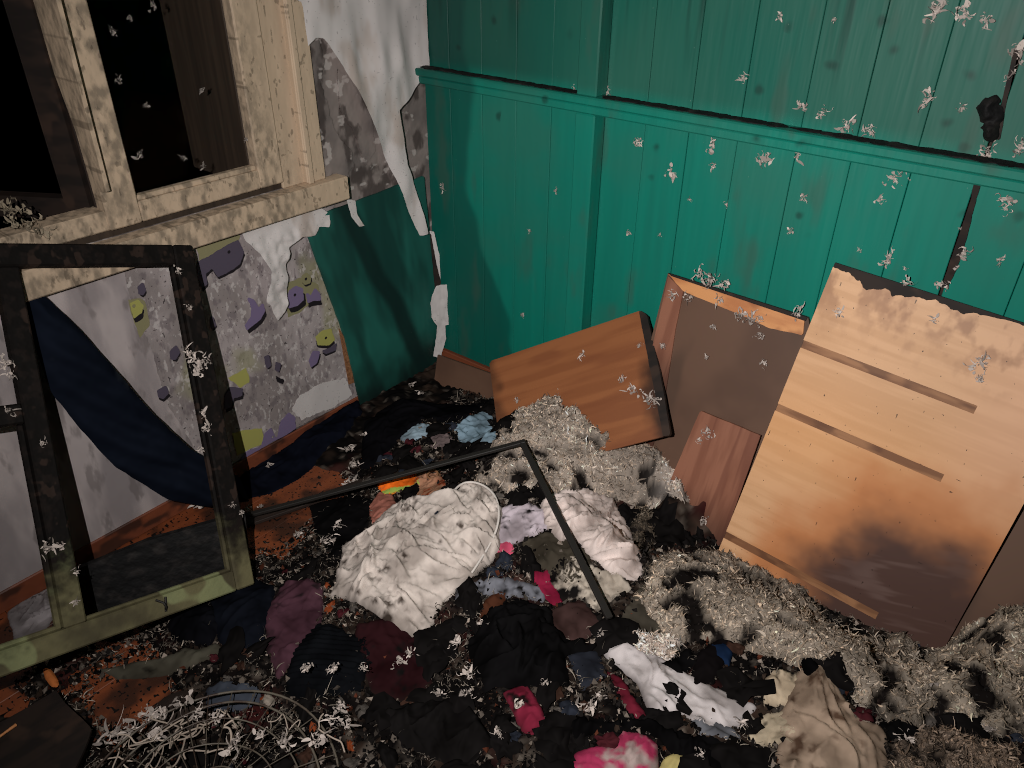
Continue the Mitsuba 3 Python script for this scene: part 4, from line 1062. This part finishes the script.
for i, (x, y, s_, pl) in enumerate([(980, 362, 14, PT), (980, 378, 12, PT), (839, 313, 10, PT), (935, 320, 7, PT), (906, 283, 11, PT), (870, 640, 5, PT)]):
    tuft(pl.hit(x, y) + pl.n * .002, pl.n, s_ * .003, 230 + i, 'panel_fluff', 'pale fluff tuft on the tan plywood panel', 'fluff', 'fluff tufts on the tan panel')
for i, (x, y, s_, pl) in enumerate([(632, 388, 16, PO), (648, 398, 20, PO), (655, 402, 14, PO), (622, 380, 10, PO), (582, 355, 11, PO), (517, 400, 8, PO), (640, 345, 6, PO)]):
    tuft(pl.hit(x, y) + pl.n * .002, pl.n, s_ * .003, 250 + i, 'board_fluff', 'pale fluff tuft on the orange brown board', 'fluff', 'fluff tufts on the orange board')
for i, (x, y, s_, pl) in enumerate([(708, 432, 14, PR), (700, 440, 9, PR), (704, 520, 11, PR)]):
    tuft(pl.hit(x, y) + pl.n * .002, pl.n, s_ * .003, 265 + i, 'board_fluff', 'pale fluff tuft on the reddish plywood piece', 'fluff', 'fluff tufts on the reddish board')
PSF = Plane(PSH.o + PSH.n * .018, PSH.ex, PSH.ey)
for i, (x, y, s_) in enumerate([(193, 358, 20), (205, 362, 18), (197, 370, 18), (187, 352, 14), (178, 270, 10), (190, 308, 8), (203, 412, 10), (207, 428, 14), (200, 450, 9), (5, 362, 16), (10, 375, 12), (8, 410, 10), (48, 548, 16), (60, 546, 10), (76, 572, 9), (76, 602, 8), (43, 443, 8), (232, 506, 9), (241, 512, 8)]):
    tuft(PSF.hit(x, y), PSF.n, s_ * .0026, 280 + i, 'sash_fluff', 'pale fluff tuft caught on the loose charred sash', 'fluff', 'fluff tufts on the loose sash')
for i, (x, y, s_) in enumerate([(112, 32, 9), (130, 18, 7), (152, 6, 9), (118, 80, 9), (146, 106, 7), (138, 155, 9), (203, 165, 8), (202, 90, 7), (245, 140, 6), (183, 158, 7)]):
    tuft(atx(x, y, -.017), [1, 0, 0], s_ * .003, 310 + i, 'pane_fluff', 'pale fluff tuft stuck to the dark right window pane', 'fluff', 'fluff tufts on the window pane', base=(150, 140, 134))
for i, (x, y, s_) in enumerate([(8, 208, 20), (20, 212, 22), (30, 225, 20), (45, 232, 16), (12, 225, 16)]):
    tuft(atx(x, y, .012), [1, 0, .3], s_ * .0022, 330 + i, 'sill_fluff', 'dirty cream fluff bunch at the left end of the window sill', 'fluff', 'fluff bunches on the sill', base=(150, 136, 118))
for i, (x, y, s_) in enumerate([(420, 398, 20), (412, 390, 12), (355, 470, 22), (350, 455, 18), (352, 485, 20), (365, 440, 12), (200, 510, 26), (208, 498, 18), (300, 540, 16), (330, 545, 24), (338, 532, 16), (250, 515, 14), (262, 512, 8), (600, 640, 9), (482, 630, 14), (470, 680, 18), (466, 700, 16), (500, 740, 18), (520, 712, 14), (600, 705, 16), (590, 712, 18), (575, 715, 14), (410, 660, 14), (400, 668, 16), (366, 690, 12), (455, 648, 14), (440, 700, 12), (310, 690, 14), (335, 690, 16), (335, 740, 14), (345, 728, 14), (350, 745, 16), (170, 735, 24), (150, 740, 26), (135, 752, 26), (190, 725, 22), (120, 760, 24), (205, 735, 20), (222, 740, 18), (165, 755, 20), (240, 765, 20), (290, 762, 22), (320, 762, 20), (265, 755, 16), (300, 420, 10), (285, 440, 12), (270, 470, 12), (520, 660, 12), (545, 690, 10), (740, 730, 12), (905, 745, 14), (940, 690, 16), (985, 735, 16), (700, 760, 12)]):
    p_ = onheap(x, y)
    tuft(p_ + [0, 0, .022 if y < 690 or x > 370 else .075], [0, 0, 1], s_ * .0026, 340 + i, 'debris_fluff', 'pale fluff tuft lying loose on the black debris', 'fluff', 'fluff tufts on the debris', n=16)

# ------------------------------------------------------------------ scraps and bits in the debris
R2 = np.random.default_rng(77)


def scrap(xy, size, base, seed, name, label, group):
    r = np.random.default_rng(seed)
    m = 7
    w = np.linspace(0, 2 * np.pi, 15)[:-1]
    rad = size * (.6 + .7 * r.random(14))
    P_ = [np.zeros((1, 2))] + [np.c_[np.cos(w), np.sin(w)] * (rad * k)[:, None] for k in (.4, .72, 1)]
    p = np.vstack(P_); p = p * [1, r.uniform(.45, 1)]
    a = r.uniform(0, 6.28); p = p @ np.array([[math.cos(a), -math.sin(a)], [math.sin(a), math.cos(a)]])
    f = [[0, 1 + k, 1 + (k + 1) % 14] for k in range(14)]
    for L_ in range(2):
        for k in range(14):
            i0, i1, j0, j1 = 1 + L_ * 14 + k, 1 + L_ * 14 + (k + 1) % 14, 15 + L_ * 14 + k, 15 + L_ * 14 + (k + 1) % 14
            f += [[i0, j0, j1], [i0, j1, i1]]
    q = xy + p
    z = H(q) + size * .55 * meshkit.fbm(np.c_[q * 30, np.full(len(q), seed)], 2, seed) + .004
    z[-14:] -= .008
    z = np.maximum(z, .002)
    v = np.c_[q, z]
    c = np.clip(lin(base)[None] * r.uniform(.6, 1.3, (len(v), 1)), 0, .9)
    key = thing(name, (v, np.array(f)), 'vertex_cloth', label, 'scrap', group, smooth=True, color=c)
    many(key, label.split(' in the')[0], [*xy, z[0]], 'floor')


def heap_spots(n, rng, x=(.25, 2.35), y=(-1.75, -.12), lo=.02, clear=0.0):
    out = []
    cov = shapely.union_all([g.buffer(clear) for g in COVERED]) if clear else None
    if cov is not None: shapely.prepare(cov)
    while len(out) < n:
        p = np.c_[rng.uniform(*x, 200), rng.uniform(*y, 200)]
        p = p[H0(p) > lo]
        p = p[heap_normal(p)[:, 2] > .80]
        if cov is not None: p = p[~shapely.contains_xy(cov, p[:, 0], p[:, 1]) | (rng.random(len(p)) < .04)]
        d = (np.c_[p, np.full(len(p), .1)] - CAM)
        xx, yy, zz = d @ RT, d @ DN, d @ FW
        px_, py_ = 512 + F * xx / zz, 384 + F * yy / zz
        p = p[(px_ > -20) & (px_ < 1044) & (py_ < 790) & (zz > .3)]
        out += list(p)
    return np.array(out[:n])


kinds = [('char_scrap', (20, 18, 18), 'charred black scrap in the floor debris', 'black scraps in the debris', 110, (.022, .058)),
         ('ash_scrap', (80, 74, 70), 'ash grey scrap in the floor debris', 'grey scraps in the debris', 40, (.008, .022)),
         ('brown_scrap', (58, 40, 33), 'brown scrap in the floor debris', 'brown scraps in the debris', 30, (.010, .024)),
         ('rust_scrap', (128, 62, 36), 'rust orange scrap in the floor debris', 'rust orange scraps in the debris', 9, (.008, .018)),
         ('maroon_scrap', (66, 28, 33), 'dull maroon scrap in the floor debris', 'maroon scraps in the debris', 18, (.012, .026)),
         ('pale_scrap', (140, 128, 118), 'pale beige scrap in the floor debris', 'pale scraps in the debris', 34, (.007, .016)),
         ('blue_grey_scrap', (40, 43, 52), 'blue grey scrap in the floor debris', 'blue grey scraps in the debris', 22, (.014, .032))]
sd = 1000
for nm, c_, lab, grp, n_, (s0, s1) in kinds:
    for p in heap_spots(n_, R2, clear=.001):
        sd += 1
        scrap(p, R2.uniform(s0, s1), c_, sd, nm, lab, grp)

# char crumbs: one joined mesh of small irregular chunks
nb = 15000
sp = heap_spots(nb, R2, lo=-.012, clear=-.004)
zz = np.maximum(H(sp), 0)
octv = np.array([[1, 0, 0], [-1, 0, 0], [0, 1, 0], [0, -1, 0], [0, 0, 1], [0, 0, -1]], float)
octf = np.array([[0, 2, 4], [2, 1, 4], [1, 3, 4], [3, 0, 4], [2, 0, 5], [1, 2, 5], [3, 1, 5], [0, 3, 5]])
sz = R2.gamma(2.2, .0016, nb).clip(.0012, .010)
V = octv[None] * R2.uniform(.4, 1.4, (nb, 6, 1)) + R2.normal(size=(nb, 6, 3)) * .25
rot = np.linalg.qr(R2.normal(size=(nb, 3, 3)))[0]
V = np.einsum('nij,nkj->nki', rot, V) * sz[:, None, None] + np.c_[sp, zz + .003][:, None]
pal = lin(np.array([(16, 14, 14), (30, 27, 26), (52, 42, 36), (84, 76, 70), (104, 94, 86), (80, 44, 32), (150, 136, 126)]))
cc = pal[R2.choice(7, nb, p=[.40, .24, .14, .09, .06, .03, .04])] * R2.uniform(.7, 1.3, (nb, 1))
thing('char_crumbs', (V.reshape(-1, 3), (octf[None] + np.arange(nb)[:, None, None] * 6).reshape(-1, 3)), 'vertex_cloth', 'loose crumbs of char and ash strewn over the debris', 'crumbs', kind='stuff', color=np.repeat(cc, 6, 0))
# loose fibres strewn over the debris
nf = 9000
sp = heap_spots(nf, R2, lo=-.012, clear=-.006)
sp = sp[meshkit.fbm(np.c_[sp * 9, np.zeros(nf)], 3, 61) > R2.uniform(.36, .62, nf)]
nf = len(sp)
v, f, ri = ribbons(np.c_[sp, np.maximum(H(sp), 0) + .006], heap_normal(sp), R2.gamma(3, .0055, nf).clip(.005, .04), R2.uniform(.0009, .0028, nf), R2, 1.3, .6)
fc = lin((180, 166, 152))[None] * R2.choice([.15, .35, .6, 1.0], nf, p=[.3, .3, .25, .15])[:, None]
thing('loose_fibres', (v, f), 'vertex_cloth', 'pale loose fibres strewn over the black debris', 'fibres', kind='stuff', smooth=True, color=fc[ri])
for k_, p0 in STRANDS: many(k_, 'pale string strand', p0, 'grille')
label_many()
